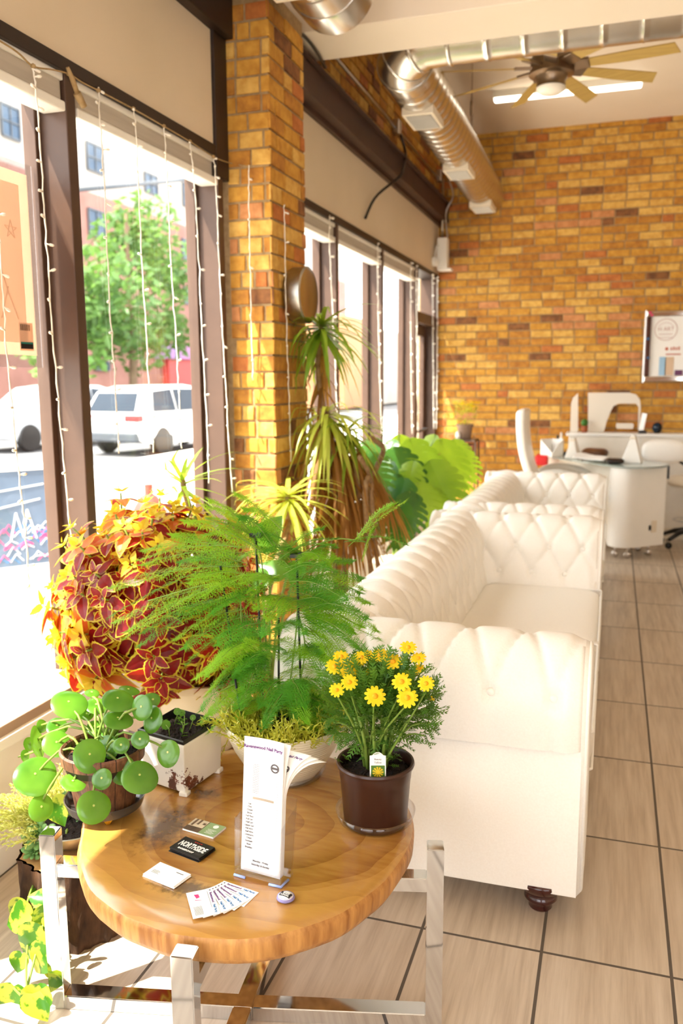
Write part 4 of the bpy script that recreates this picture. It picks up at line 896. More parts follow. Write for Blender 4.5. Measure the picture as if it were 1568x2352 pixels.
for px, py, m in ((1493, 718, 'pink'), (1497, 724, 'pink'), (1488, 778, 'inkb'), (1489, 822, 'inkb')):
    q = aty(px, py, Yb-.045); MB().lathe([(0, .012), (.012, .006), (.014, 0), (.008, -.01), (0, -.012)], q, 12).build('flower_magnet', M_[m], t, smooth=True)
# ---------------------------------------------------------------- outside
M_['walk'] = mat('pale_concrete', S(214, 206, 194), .9, col2=S(196, 188, 176), nscale=1.5)
M_['asph'] = mat('grey_asphalt', S(112, 111, 112), .9, col2=S(100, 99, 100), nscale=2)
struct(MB().box((-9.4, -30, -.3), (XW-.2, 60, -.1)), 'sidewalk', M_['walk'])
struct(MB().box((-26, -30, -.4), (-9.4, 90, -.22)), 'street', M_['asph'])
struct(MB().box((-32, -30, -.4), (-26, 90, -.1)), 'sidewalk', M_['walk'])
M_['fac1'] = mat('cream_render', S(158, 150, 142), .9, col2=S(148, 140, 132), nscale=.6)
M_['fac2'] = mat('pink_brick', S(146, 104, 94), .9, col2=S(130, 90, 80), nscale=.8)
M_['dkglass'] = mat('street_window_glass', S(66, 84, 104), .2, col2=S(52, 70, 90), nscale=1, spec=.2)
M_['frameg'] = mat('grey_frame', S(70, 74, 80), .5, col2=S(62, 66, 72), nscale=2)
def facade(name, label, x, ya, yb, zt, wins, zsplit=6.2):
    t = thing(name, label, 'building', (x-3, (ya+yb)/2, -.1))
    MB().box((x-6, ya, zsplit), (x, yb, zt)).build('upper_wall', M_['fac1'], t)
    MB().box((x-6, ya, -.1), (x, yb, zsplit)).build('lower_wall', M_['fac2'], t)
    MB().box((x-6.1, ya-.1, zt), (x+.2, yb+.1, zt+.5)).build('parapet', M_['fac1'], t)
    for (y, z, w_, h) in wins:
        f = MB().box((x, y-w_/2, z), (x+.06, y+w_/2, z+h)).build('window', M_['dkglass'], t)
        mb = MB()
        for a, b, c, d in ((-w_/2-.05, 0, -w_/2+.05, h), (w_/2-.05, 0, w_/2+.05, h), (-w_/2, -.06, w_/2, .05), (-w_/2, h-.05, w_/2, h+.06), (-w_/2, h/2-.04, w_/2, h/2+.04), (-.035, 0, .035, h)): mb.box((x+.05, y+a, z+b), (x+.12, y+c, z+d))
        mb.build('window_bars', M_['frameg'], f)
    return t
def fwin(px0, py0, px1, py1, X):
    a = atx(px0, py0, X); b = atx(px1, py1, X); return ((a.y+b.y)/2, min(a.z, b.z), abs(b.y-a.y), abs(a.z-b.z))
X1 = -30.0
wl = [fwin(-2, 235, 44, 325, X1), fwin(196, 325, 236, 402, X1), fwin(200, 478, 240, 548, X1), fwin(418, 420, 442, 480, X1), fwin(416, 548, 444, 600, X1), fwin(420, 660, 446, 700, X1), fwin(330, 395, 360, 450, X1) , fwin(-60, 420, 0, 500, X1), fwin(215, 830, 250, 850, X1)]
fb = facade('apartment_building', 'pale washed-out building across the street behind the tree', X1, 25, 95, 27, [q for q in wl], zsplit=12.5)
a, b = atx(372, 812, X1), atx(470, 850, X1)
MB().box((X1, a.y, -.1), (X1+.5, a.y+22, 3.0)).build('red_storefront', mat('storefront_red', S(190, 60, 56), .6, col2=S(170, 60, 56), nscale=.8), fb)
MB().box((X1, a.y-1, 3.0), (X1+.7, a.y+22, 4.0)).build('awning_sign', mat('sign_blue', S(120, 110, 170), .6, col2=S(190, 90, 110), nscale=.35), fb)
# far small buildings seen past the pillar
t = thing('tan_fence_building', 'tan brick building seen through the far panes behind the palm-like plant', 'building', (-14, 46, -.1))
mb = MB(); pa = atx(790, 722, -14); pb = atx(850, 722, -14); mb.box((-20, pa.y, -.1), (-14, pb.y, pa.z), .05); mb.build('wall', mat('tan_wall', S(168, 124, 88), .9, col2=S(156, 112, 78), nscale=.5), t)
MB().box((-20, pb.y+.1, -.1), (-14.1, pb.y+13, pb.z-.7), .05).build('wing', M_['fac1'], t)
# overhead wire
pq = atx(166, 437, -16); t = thing('utility_pole', 'street utility pole behind the dark mullion carrying an overhead cable', 'utility pole', (-16, pq.y, -.2))
MB().tube([(-16, pq.y, -.2), (-16, pq.y, pq.z+.6)], [.15, .11], 14).build('pole', M_['frameg'], t, smooth=True)
MB().tube([pq, atx(300, 425, -16), atx(500, 405, -16), V(-16, 62, pq.z+3)], .07).build('overhead_cable', M_['frameg'], t, smooth=True)
# street tree
def leafcloud(c, R, n, size, seed, mb, squash=(1, 1, 1)):
    rnd = random.Random(seed)
    for k in range(n):
        d = V(rnd.gauss(0, 1), rnd.gauss(0, 1), rnd.gauss(0, 1)).normalized()*(rnd.random()**.4)*R
        p = V(*c)+V(d.x*squash[0], d.y*squash[1], d.z*squash[2]); a = V(rnd.gauss(0, 1), rnd.gauss(0, 1), rnd.gauss(0, .6)).normalized()*size; b = a.orthogonal().normalized()*size*.45
        mb.add([p-a, p+b, p+a, p-b], [(0, 1, 2, 3)])
tp = aty(300, 700, 0.001) if False else None
TX = -20.0
tb_ = atx(300, 872, TX); t = thing('street_tree', 'leafy green street tree behind the parked white car', 'tree', (TX, tb_.y, -.2))
MB().tube(fitcurve([(TX, tb_.y, -.2), (TX+.1, tb_.y+.1, 2.2), (TX-.1, tb_.y+.3, 5), (TX, tb_.y+.2, 8.5)], 12), [.22-.014*k for k in range(12)]).build('trunk', mat('bark', S(110, 90, 70), .9, col2=S(90, 70, 52), nscale=4), t, smooth=True)
mb = MB()
for k, (px, py, R) in enumerate(((330, 520, 1.6), (300, 600, 2.2), (230, 640, 1.7), (370, 590, 1.6), (270, 700, 2.0), (350, 700, 1.9), (230, 760, 1.6), (310, 780, 1.6), (400, 640, 1.2), (210, 700, 1.3), (290, 560, 1.5), (390, 770, 1.2))):
    leafcloud(atx(px, py, TX+random.uniform(-1, 1)), R*1.0, 230, .26, k, mb)
mb.build('foliage', leafmat('tree_leaf', S(66, 98, 54), S(92, 122, 62), S(120, 160, 70), .3, nscale=.7), t)
t = thing('street_bush', 'rounded green tree at the left behind the dark mullion', 'tree', (-22, 29, -.2)); mb = MB()
q = atx(150, 760, -22); t.location = (q.x, q.y, -.2)
MB().tube([(q.x, q.y, -.2), (q.x, q.y, q.z)], .15).build('trunk', M_['frameg'], t)
leafcloud(q, 2.3, 700, .26, 31, mb); mb.build('foliage', leafmat('bush_leaf', S(96, 140, 70), S(126, 162, 86), S(150, 190, 80), .35, nscale=.7), t)
# parked cars
def car(label, M, paint, nm='car', sx=1.0):
    root = thing(nm, label, 'car', M.to_translation(), 'cars on the street')
    L, W, H = 4.6, 1.86, 1.62
    # stations: x from rear 0 to nose L, (z_low, z_belt, z_roof, half width at belt, half width at roof)
    body = [(0.0, .52, .86, .80), (.06, .40, .92, .87), (.35, .30, .99, .91), (1.2, .26, 1.0, .93), (2.4, .26, .98, .93), (3.3, .26, .95, .92), (4.1, .28, .86, .88), (4.5, .36, .72, .80), (4.6, .45, .62, .70)]
    def ring(x, zl, zb, hw): return [V(x, -hw*.92, zl), V(x, -hw, zl+(zb-zl)*.3), V(x, -hw, zl+(zb-zl)*.75), V(x, -hw*.95, zb), V(x, hw*.95, zb), V(x, hw, zl+(zb-zl)*.75), V(x, hw, zl+(zb-zl)*.3), V(x, hw*.92, zl)]
    vs = []; fs = []
    for s_ in body: vs += [M @ v for v in ring(*s_)]
    for i in range(len(body)-1):
        for k in range(8): fs.append((i*8+k, i*8+(k+1) % 8, (i+1)*8+(k+1) % 8, (i+1)*8+k))
    fs += [tuple(range(8)), tuple(range((len(body)-1)*8, len(body)*8))]
    MB().add(vs, fs).build('body', paint, root, smooth=True, ang=38)
    roof = [(.10, .95, .95, .84, .84), (.42, .97, 1.50, .86, .66), (.9, .98, 1.60, .87, .68), (2.0, .98, 1.62, .87, .69), (2.7, .97, 1.55, .86, .67), (3.45, .95, .97, .84, .78)]
    vs = []; fs = []
    for x, zb, zr, hb, hr in roof: vs += [M @ V(*q) for q in ((x, -hb, zb), (x, -hr-.02, zr-.05), (x, -hr+.1, zr), (x, hr-.1, zr), (x, hr+.02, zr-.05), (x, hb, zb))]
    for i in range(5):
        for k in range(5): fs.append((i*6+k, i*6+k+1, (i+1)*6+k+1, (i+1)*6+k))
    MB().add(vs, fs).build('cabin', paint, root, smooth=True, ang=38)
    gl = mat('car_glass', S(46, 54, 64), .25, col2=S(38, 46, 56), nscale=1, spec=.15)
    def pl(q, nm, m, n): 
        q = [M @ V(*p) for p in q]; return plate(q, .012*n, MB()).build(nm, m, root)
    pl([(.13, -.70, 1.02), (.385, -.60, 1.44), (.385, .60, 1.44), (.13, .70, 1.02)], 'rear_window', gl, 1)
    for s_ in (-1, 1):
        yb, yt = s_*.885, s_*.735
        pl([(.55, yb, 1.02), (.72, yt-s_*.01, 1.47), (1.35, yt, 1.52), (1.35, yb, 1.02)], 'side_window', gl, s_)
        pl([(1.42, yb, 1.02), (1.42, yt, 1.52), (2.3, yt, 1.51), (2.3, yb, 1.02)], 'side_window', gl, s_)
        pl([(2.37, yb, 1.02), (2.37, yt, 1.51), (2.75, yt, 1.46), (3.2, yb, 1.02)], 'side_window', gl, s_)
        MB().box((-.02, min(s_*.50, s_*.9), .80), (.20, max(s_*.50, s_*.9), .95), .03, M=M).build('tail_light', M_['red'], root)
        for x in (.86, 3.72):
            wl_ = MB().lathe([(.0, -.11), (.22, -.11), (.32, -.10), (.35, -.06), (.35, .06), (.32, .10), (.22, .11), (0, .11)], M @ V(x, s_*.82, .35), 32, M=M.to_3x3().to_4x4() @ Matrix.Rotation(radians(90), 4, 'X')).build('wheel', M_['black'], root, smooth=True, ang=40)
            MB().lathe([(0, .02), (.05, .03), (.06, .01), (.2, .02), (.22, .0)], M @ V(x, s_*.93, .35), 24, M=M.to_3x3().to_4x4() @ Matrix.Rotation(radians(90*s_), 4, 'X')).build('hub_cap', M_['galv'], wl_, smooth=True)
    MB().box((-.05, -.84, .34), (.12, .84, .56), .04, M=M).build('bumper', M_['frameg'], root)
    MB().box((-.012, -.27, .70), (.01, .27, .84), .01, M=M).build('number_plate', M_['offw'], root)
paint = mat('white_car_paint', S(236, 234, 230), .2, coat=.6, col2=S(230, 228, 224), nscale=.6)
cr = atz(300, 1040, -.22)
car('white SUV parked at the kerb seen from behind through the window', Matrix.Translation((-10.95, 16.6, -.22)) @ Matrix.Rotation(radians(80), 4, 'Z'), paint)
g = atx(125, 975, -14.5)
car('silver grey car half hidden behind the dark mullion, left of the white SUV', Matrix.Translation((-13.9, 21.0, -.22)) @ Matrix.Rotation(radians(262), 4, 'Z'), mat('silver_paint', S(190, 192, 196), .25, coat=.5, col2=S(184, 186, 190), nscale=.6))
# chalkboard sandwich board and hydrant outside
pb = atz(66, 1335, -.1)
t = thing('sandwich_board', 'white framed chalkboard sign standing on the sidewalk outside', 'sign', pb)
Mb = Matrix.Translation(pb) @ Matrix.Rotation(radians(52), 4, 'Z') @ Matrix.Rotation(radians(-12), 4, 'X')
M_['slate'] = mat('blue_slate', S(84, 100, 122), .6, col2=S(70, 84, 104), nscale=4)
M_['chalk'] = mat('chalk', S(225, 228, 232), .9, col2=S(205, 210, 216), nscale=20)
for nm, q in (('frame', (-.36, 0, -.30, .96)), ('frame', (.30, 0, .36, .96)), ('frame', (-.30, .9, .30, .96)), ('frame', (-.30, .06, .30, .13))):
    MB().box((q[0], -.015, q[1]), (q[2], .015, q[3]), .004, M=Mb).build(nm, M_['white'], t)
bd = MB().box((-.30, -.006, .13), (.30, .006, .90), 0, M=Mb).build('slate_board', M_['slate'], t)
Mt = Mb @ Matrix.Translation((0, -.0075, .5)) @ Matrix.Rotation(radians(90), 4, 'X')
mb = MB(); rnd = random.Random(5)
for a, z, a2, z2 in ((-.1, .34, -.04, .56), (-.04, .56, .0, .36), (.0, .36, .05, .58), (.05, .58, .1, .34), (-.2, .6, .16, .66), (-.16, .74, .2, .78)): mb.tube([Mb @ V(a, -.008, z), Mb @ V(a2, -.008, z2)], .006, 4)
mb.build('chalk_lettering', M_['chalk'], bd)
for m, sd in (('pink', 1), ('inkb', 2), ('chalk', 3)):
    mb = MB(); rnd = random.Random(sd)
    for k in range(14):
        a = rnd.uniform(-.26, .2); z = rnd.uniform(.16, .42); mb.tube([Mb @ V(a, -.008, z), Mb @ V(a+.05, -.008, z+rnd.uniform(.02, .07)), Mb @ V(a+.1, -.008, z+rnd.uniform(-.02, .03))], .004, 4)
    mb.build('chalk_flowers', M_[m], bd)
MB().box((-.34, .0, 0), (-.30, .03, .95), .004, M=Mb @ Matrix.Translation((0, .02, 0)) @ Matrix.Rotation(radians(24), 4, 'X')).build('rear_leg', M_['white'], t)
hp_ = V(-3.6, 6.0, -.1)
t = thing('fire_hydrant', 'pinkish red fire hydrant top outside, just above the coleus', 'hydrant', hp_)
hm = mat('faded_red', S(184, 62, 52), .6, col2=S(170, 54, 46), nscale=6)
MB().lathe([(0, 0), (.16, 0), (.16, .04), (.11, .05), (.11, .42), (.15, .44), (.15, .48), (.13, .56), (.07, .66), (.035, .68), (.035, .76), (0, .76)], hp_, 28).build('barrel', hm, t, smooth=True, ang=40)
for s_ in (-1, 1): MB().tube([hp_+V(0, 0, .36), hp_+V(.09*s_, .15*s_, .36), hp_+V(.11*s_, .18*s_, .36)], [.06, .06, .04]).build('nozzle_cap', hm, t, smooth=True)
# ---------------------------------------------------------------- plants
LM = {
 'pilea': leafmat('pilea_leaf', S(60, 112, 26), S(94, 142, 40), S(140, 195, 44), .26, .24, 14, spec=.6),
 'fern': leafmat('fern_needle', S(120, 178, 46), S(164, 204, 60), S(200, 235, 70), .48, .5, 8),
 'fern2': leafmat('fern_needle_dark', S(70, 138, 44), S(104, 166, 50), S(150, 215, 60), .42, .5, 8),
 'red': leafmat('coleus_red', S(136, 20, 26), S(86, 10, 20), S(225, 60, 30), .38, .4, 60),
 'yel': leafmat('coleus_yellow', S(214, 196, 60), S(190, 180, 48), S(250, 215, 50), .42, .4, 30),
 'orange': leafmat('coleus_backlit', S(226, 140, 60), S(206, 92, 56), S(255, 170, 60), .45, .4, 30),  # red leaves with the backlit glow painted in as orange
 'stem': leafmat('green_stem', S(120, 150, 60), S(140, 160, 70), S(170, 200, 60), .2, .4, 20),
 'drac': leafmat('dracaena_leaf', S(84, 124, 40), S(128, 156, 54), S(190, 215, 60), .42, .35, 12),
 'dracy': leafmat('dracaena_pale_leaf', S(160, 180, 70), S(190, 196, 90), S(230, 230, 90), .42, .35, 12),
 'dry': leafmat('dry_leaf', S(150, 108, 52), S(120, 82, 38), S(210, 150, 60), .35, .6, 12),
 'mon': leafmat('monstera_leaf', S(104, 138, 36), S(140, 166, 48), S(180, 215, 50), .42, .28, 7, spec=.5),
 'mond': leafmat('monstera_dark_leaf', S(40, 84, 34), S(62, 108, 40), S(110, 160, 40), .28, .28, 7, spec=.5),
 'daisyleaf': leafmat('daisy_leaf', S(62, 106, 38), S(92, 132, 46), S(140, 180, 50), .32, .45, 18),
 'petal': leafmat('daisy_petal', S(252, 222, 40), S(250, 210, 26), S(255, 228, 50), .3, .5, 30),
 'pothos': leafmat('pothos_leaf', S(56, 112, 22), S(186, 192, 62), S(150, 190, 40), .28, .3, 26, kind='sharp', spec=.5),
 'sedum': leafmat('sedum_leaf', S(190, 200, 100), S(220, 216, 130), S(240, 235, 130), .3, .4, 30),
 'sedumg': leafmat('sedum_green', S(176, 184, 62), S(208, 202, 76), S(235, 228, 90), .4, .4, 30),
 'succ': leafmat('succulent_leaf', S(120, 166, 96), S(146, 186, 112), S(170, 210, 110), .15, .35, 20),
}
M_['trunkm'] = mat('dracaena_stem', S(158, 124, 84), .8, col2=S(122, 92, 60), nscale=30, bumpy=.3)
rnd = random.Random(99)
def blade(mb, base, d, L, w_, droop, n=8, mi=0, fold=.25, twist=None):
    """strap leaf from base along d, bending down"""
    d = V(*d).normalized(); side = d.cross(V(0, 0, 1)); side = side.normalized() if side.length > .05 else V(1, 0, 0)
    p = V(*base); vs = []; dd = d.copy()
    for k in range(n+1):
        u = k/n; ww = w_*(min(1, u*5+.45))*(1-u**2.2)+.0004
        s2 = dd.cross(V(0, 0, 1)); s2 = s2.normalized() if s2.length > .08 else side
        up = s2.cross(dd).normalized()
        vs += [p-s2*ww+up*ww*fold, p, p+s2*ww+up*ww*fold]
        dd = (dd+V(0, 0, -droop/n*(.4+1.6*u))).normalized(); p = p+dd*(L/n)
        if p.x < XW+.05: p.x = XW+.05+ww*.3
        if 3.60 < p.y < 4.24 and p.x < -1.49:
            if p.y < 3.69: p.y = min(p.y, 3.655)
            else: p.x = -1.485+.01*u
    fs = []
    for k in range(n): a = 3*k; fs += [(a, a+1, a+4, a+3), (a+1, a+2, a+5, a+4)]
    mb.add(vs, fs, mi)
def ovate(mb, base, d, up, L, W, mi_in=0, mi_out=None, curl=.2, fold=.2, n=9, inner=.74, serr=0, tipp=1.4):
    d = V(*d).normalized(); s_ = d.cross(V(*up)); s_ = s_.normalized() if s_.length > .05 else d.orthogonal().normalized(); u_ = s_.cross(d).normalized()
    rows = []
    for k in range(n+1):
        t = k/n; ww = W/2*(sin(pi*min(1, t**.62*.98+.02))**.85)*(1 if k < n else .0)+1e-4
        if serr: ww *= 1+(serr if k % 2 else -serr)
        c = V(*base)+d*(L*t)-u_*(curl*L*t*t)
        rows.append((c, ww, t))
    def pt(c, x): return c+s_*x+u_*(abs(x)*fold)
    if mi_out is None:
        vs = []
        for c, ww, t in rows: vs += [pt(c, -ww), pt(c, -ww*.5), pt(c, 0), pt(c, ww*.5), pt(c, ww)]
        mb.add(vs, [(5*k+j, 5*k+j+1, 5*k+j+6, 5*k+j+5) for k in range(n) for j in range(4)], mi_in)
    else:
        vs = []
        for c, ww, t in rows:
            q = ww*inner*(1 if .06 < t < .9 else .05); vs += [pt(c, -ww), pt(c, -q), pt(c, 0), pt(c, q), pt(c, ww)]
        for j, m in ((0, mi_out), (1, mi_in), (2, mi_in), (3, mi_out)):
            b0 = vs; mb.add(b0, [(5*k+j, 5*k+j+1, 5*k+j+6, 5*k+j+5) for k in range(n)], m) if j == 0 else None
        base_i = len(mb.v)-len(vs)
        for j, m in ((1, mi_in), (2, mi_in), (3, mi_out)):
            for k in range(n): mb.f.append(tuple(base_i+q for q in (5*k+j, 5*k+j+1, 5*k+j+6, 5*k+j+5))); mb.m.append(m)
def potmesh(prof, at, name, m, parent, seg=48, wob_=None, ang=40): return MB().lathe(prof, at, seg, wob=wob_).build(name, m, parent, smooth=True, ang=ang)
def soilmesh(at, r, parent, name='soil'):
    rr = random.Random(3)
    mb = MB().lathe([(.0001, .006), (r*.3, .007), (r*.6, .004), (r*.85, .001), (r, -.004)], at, 40)
    for v in mb.v: v.z += rr.uniform(-.003, .003)
    for k in range(90):
        a = rr.uniform(0, 2*pi); q = r*.92*sqrt(rr.random()); c = V(*at)+V(q*cos(a), q*sin(a), .005); s_ = rr.uniform(.0015, .004)
        bm = bmesh.new(); bmesh.ops.create_icosphere(bm, subdivisions=1, radius=s_); mb.bm(bm, 0, Matrix.Translation(c))
    return mb.build(name, M_['soil'], parent)
# ---- pilea in the barrel pot
pp = V(-1.150, 1.655, TZ)
t = thing('pilea_plant', 'round-leaved pilea in a brown barrel-look pot on the left of the table', 'potted plant', pp)
m, tt, b_, o_ = nt_new('barrel_wood')
v = coord(tt); sx = tt.nodes.new('ShaderNodeSeparateXYZ'); tt.links.new(v, sx.inputs[0])
ang = math_n(tt, 'ARCTAN2', sx.outputs[1], sx.outputs[0]); fr = math_n(tt, 'FRACT', math_n(tt, 'MULTIPLY', ang, 2.9)); gap = math_n(tt, 'LESS_THAN', fr, .06)
col = ramp(tt, noise(tt, 14, 6, coord(tt, 'Object', (3, 3, 1)), .7), [(.3, S(52, 30, 20)), (.5, S(104, 66, 44)), (.72, S(146, 98, 66))])
tt.links.new(mixc(tt, gap, col, S(34, 20, 14)), b_.inputs['Base Color']); b_.inputs['Roughness'].default_value = .5; bump(tt, b_, math_n(tt, 'MULTIPLY', gap, -1.0), .6, .006); BW = m
pz = pp.z+.028
P0 = V(pp.x, pp.y, pz); o = None
pot = MB().lathe([(.0001, .0), (.072, 0), (.076, .03), (.088, .10), (.092, .118), (.099, .120), (.102, .146), (.097, .150), (.092, .146), (.09, .128), (.0001, .126)], P0, 56).build('pot', BW, t, smooth=True, ang=40)
MB().lathe([(.0885, .1), (.0925, .1165), (.0935, .1185)], P0, 56).build('band', mat('dark_band', S(46, 30, 24), .5, col2=S(36, 24, 18), nscale=6), pot, smooth=True)
soilmesh(P0+V(0, 0, .129), .09, t)
sc_ = MB().lathe([(.0001, .0), (.07, .0), (.085, .006), (.095, .026), (.098, .026), (.09, .002), (.07, -.004), (.0001, -.004)], pp+V(0, 0, .024), 56).build('saucer', mat('smoky_plastic', S(70, 66, 66), .15, col2=S(84, 78, 74), nscale=5, trans=.35), t, smooth=True, ang=50)
for a in (0, 1.57, 3.14, 4.71): MB().lathe([(0, 0), (.008, .002), (.012, .014), (.011, .022), (0, .022)], pp+V(.055*cos(a-.9), .055*sin(a-.9), 0), 12).build('glass_foot', M_['gold'], sc_, smooth=True)
PL = [(465, 190, 118, 90, .02), (650, 205, 76, 52, .06), (795, 165, 106, 74, .03), (798, 296, 98, 62, .0), (950, 222, 66, 88, .02), (1020, 300, 62, 92, .03), (1012, 172, 56, 50, .07), (385, 345, 72, 56, .05), (284, 345, 34, 46, .06), (200, 465, 36, 48, .05), (262, 450, 34, 112, .03), (382, 462, 96, 86, -.02), (605, 545, 110, 112, -.09), (722, 492, 72, 86, -.02), (815, 476, 56, 56, -.05), (942, 438, 60, 62, -.03), (1128, 530, 76, 90, .0), (942, 686, 124, 108, -.08), (822, 646, 82, 96, -.05), (684, 702, 64, 72, -.10), (495, 720, 86, 54, -.10), (238, 680, 138, 130, -.08), (280, 896, 80, 90, -.10), (632, 892, 110, 112, -.14), (640, 352, 56, 46, .04), (482, 580, 28, 30, .02), (172, 545, 26, 44, .02), (520, 250, 56, 50, .07), (870, 100, 70, 30, .09), (585, 265, 46, 40, .06), (740, 395, 60, 40, .05), (1030, 170, 50, 48, .06), (620, 120, 50, 26, .1)]
lf = MB(); stm = MB(); vein = MB()
for (x, y, rx, ry, dy) in PL:
    px, py = x/2.932, 1550+y/2.932; c = aty(px, py, pp.y+dy); dep_ = depth(c); a_ = rx/2.932*dep_/FPX; b_ = ry/2.932*dep_/FPX; R = max(a_, b_)
    # tilt so that the outline shows the right squash
    q = min(a_, b_)/R; vd = (EYE-c).normalized(); right = RX; up = UP
    th = math.acos(min(.98, max(.25, q)))
    ax = right if b_ < a_ else up
    n_ = Matrix.Rotation(-th if b_ < a_ else th*(1 if x < 640 else -1), 3, ax) @ vd
    if b_ < a_ and n_.z < 0: n_ = Matrix.Rotation(th, 3, ax) @ vd
    n_ = n_.normalized(); e1 = n_.cross(V(0, 0, 1)).normalized(); e2 = n_.cross(e1)
    rings = [(0, 0), (.25, .03), (.6, .02), (.88, -.03), (1, -.10)]; vs = []; K = 28; off = e2*(-R*.12)
    ph = rnd.uniform(0, 6)
    for r_, h_ in rings[1:]:
        for k in range(K):
            a = 2*pi*k/K; rr = R*r_*(1+.025*sin(2*a+ph)+.02*sin(3*a+ph*2)); vs.append(c+e1*(rr*cos(a))+e2*(rr*sin(a))+n_*(h_*R+.025*R*r_*sin(2*a+ph)))
    vs.append(c+n_*(.0)+off*0)
    nfs = [(len(vs)-1, k, (k+1) % K) for k in range(K)]+[(i*K+k, i*K+(k+1) % K, (i+1)*K+(k+1) % K, (i+1)*K+k) for i in range(3) for k in range(K)]
    lf.add(vs, nfs)
    bs = V(pp.x+rnd.uniform(-.03, .03), pp.y+rnd.uniform(-.03, .03), pz+.13)
    att = c-n_*.002+e2*(-R*.1)
    stm.tube(fitcurve([bs, bs.lerp(att, .5)+V(0, 0, .02+.03*rnd.random()), att-n_*.012, att], 9), [.003]*6+[.0022]*3, 6)
    dot = MB(); 
    lf.add([att+n_*.0035+(e1*cos(k*pi/4)+e2*sin(k*pi/4))*.0028 for k in range(8)], [tuple(range(8))], 1)
lf.build('foliage', [LM['pilea'], LM['sedum']], t, smooth=True); stm.build('stems', LM['stem'], t, smooth=True)
# ---- distressed square planter
pc = [V(-1.000, 1.783, 0), V(-.974, 1.945, 0), V(-1.135, 1.985, 0), V(-1.158, 1.822, 0)]
ctr = sum(pc, V(0, 0, 0))/4; H_ = .140
t = thing('square_planter', 'white chipped square planter of soil with tiny seedlings on the table', 'planter', V(ctr.x, ctr.y, TZ))
m, tt, b_, o_ = nt_new('chipped_white_paint'); v = coord(tt)
f = noise(tt, 16, 8, v, .72); nb = noise(tt, 5, 2, v); chip = math_n(tt, 'GREATER_THAN', math_n(tt, 'ADD', f, math_n(tt, 'MULTIPLY', nb, .6)), .93)
col = mixc(tt, chip, ramp(tt, noise(tt, 5, 4, v), [(.3, S(244, 238, 228)), (.7, S(230, 220, 204))]), ramp(tt, noise(tt, 30, 3, v), [(.4, S(120, 62, 34)), (.65, S(84, 46, 28))]))
tt.links.new(col, b_.inputs['Base Color']); b_.inputs['Roughness'].default_value = .7; bump(tt, b_, math_n(tt, 'MULTIPLY', chip, -1.0), .5, .003)
def qring(s_, z): return [ctr+(p-ctr)*s_+V(0, 0, z) for p in pc]
def qloft(rings, mb=None, mi=0, cap0=True):
    mb = mb or MB(); vs = [p for r in rings for p in r]; fs = [(4*i+k, 4*i+(k+1) % 4, 4*i+4+(k+1) % 4, 4*i+4+k) for i in range(len(rings)-1) for k in range(4)]
    if cap0: fs += [(0, 1, 2, 3)]
    fs += [tuple(4*(len(rings)-1)+k for k in range(4))]
    return mb.add(vs, fs, mi)
b = qloft([qring(.90, TZ+.006), qring(.955, TZ+.01), qring(.985, TZ+H_*.5), qring(1.0, TZ+H_-.006), qring(.985, TZ+H_), qring(.93, TZ+H_), qring(.90, TZ+H_-.02)]).build('box', m, t)
bv = b.modifiers.new('b', 'BEVEL'); bv.width = .003; bv.segments = 2; bv.limit_method = 'ANGLE'
for p in pc:
    q = ctr+(p-ctr)*.88; MB().box((q.x-.012, q.y-.012, TZ), (q.x+.012, q.y+.012, TZ+.012), .003).build('foot', m, t)
lin_ = MB(); rr_ = [qring(.99, TZ+H_+.001), qring(.985, TZ+H_+.008), qring(.93, TZ+H_+.010), qring(.88, TZ+H_-.018)]
lin_.add([p for r in rr_ for p in r], [(4*i+k, 4*i+(k+1) % 4, 4*i+4+(k+1) % 4, 4*i+4+k) for i in range(3) for k in range(4)])
lin_.build('liner', M_['black'], t)
mb = MB().grid(lambda i, j: ctr+((pc[0].lerp(pc[1], i)).lerp(pc[3].lerp(pc[2], i), j)-ctr)*.90+V(0, 0, TZ+H_-.014+rnd.uniform(-.003, .004)), 26, 26); mb.build('soil', M_['soil'], t)
sd = MB(); ss = MB()
for k in range(9):
    i, j = rnd.uniform(.2, .9), rnd.uniform(.15, .85); b0 = ctr+((pc[0].lerp(pc[1], i)).lerp(pc[3].lerp(pc[2], i), j)-ctr)*.85+V(0, 0, TZ+H_-.012)
    h = rnd.uniform(.02, .06); tip = b0+V(rnd.uniform(-.025, .025), rnd.uniform(-.02, .02), h); ss.tube([b0, b0.lerp(tip, .5)+V(.004, 0, .006), tip], .0013, 5)
    if k < 4:
        R = rnd.uniform(.008, .013); n_ = V(.3, -.8, .5).normalized(); e1 = n_.orthogonal().normalized(); e2 = n_.cross(e1); sd.add([tip+e1*R*cos(a*pi/8)+e2*R*sin(a*pi/8) for a in range(16)], [tuple(range(16))])
    else:
        for q in range(6): ovate(sd, b0.lerp(tip, q/6), V(cos(q*2.4), sin(q*2.4), .5), (0, 0, 1), .018, .005, n=4)
sd.build('seedling_leaves', LM['pilea'], t); ss.build('seedling_stems', LM['stem'], t, smooth=True)
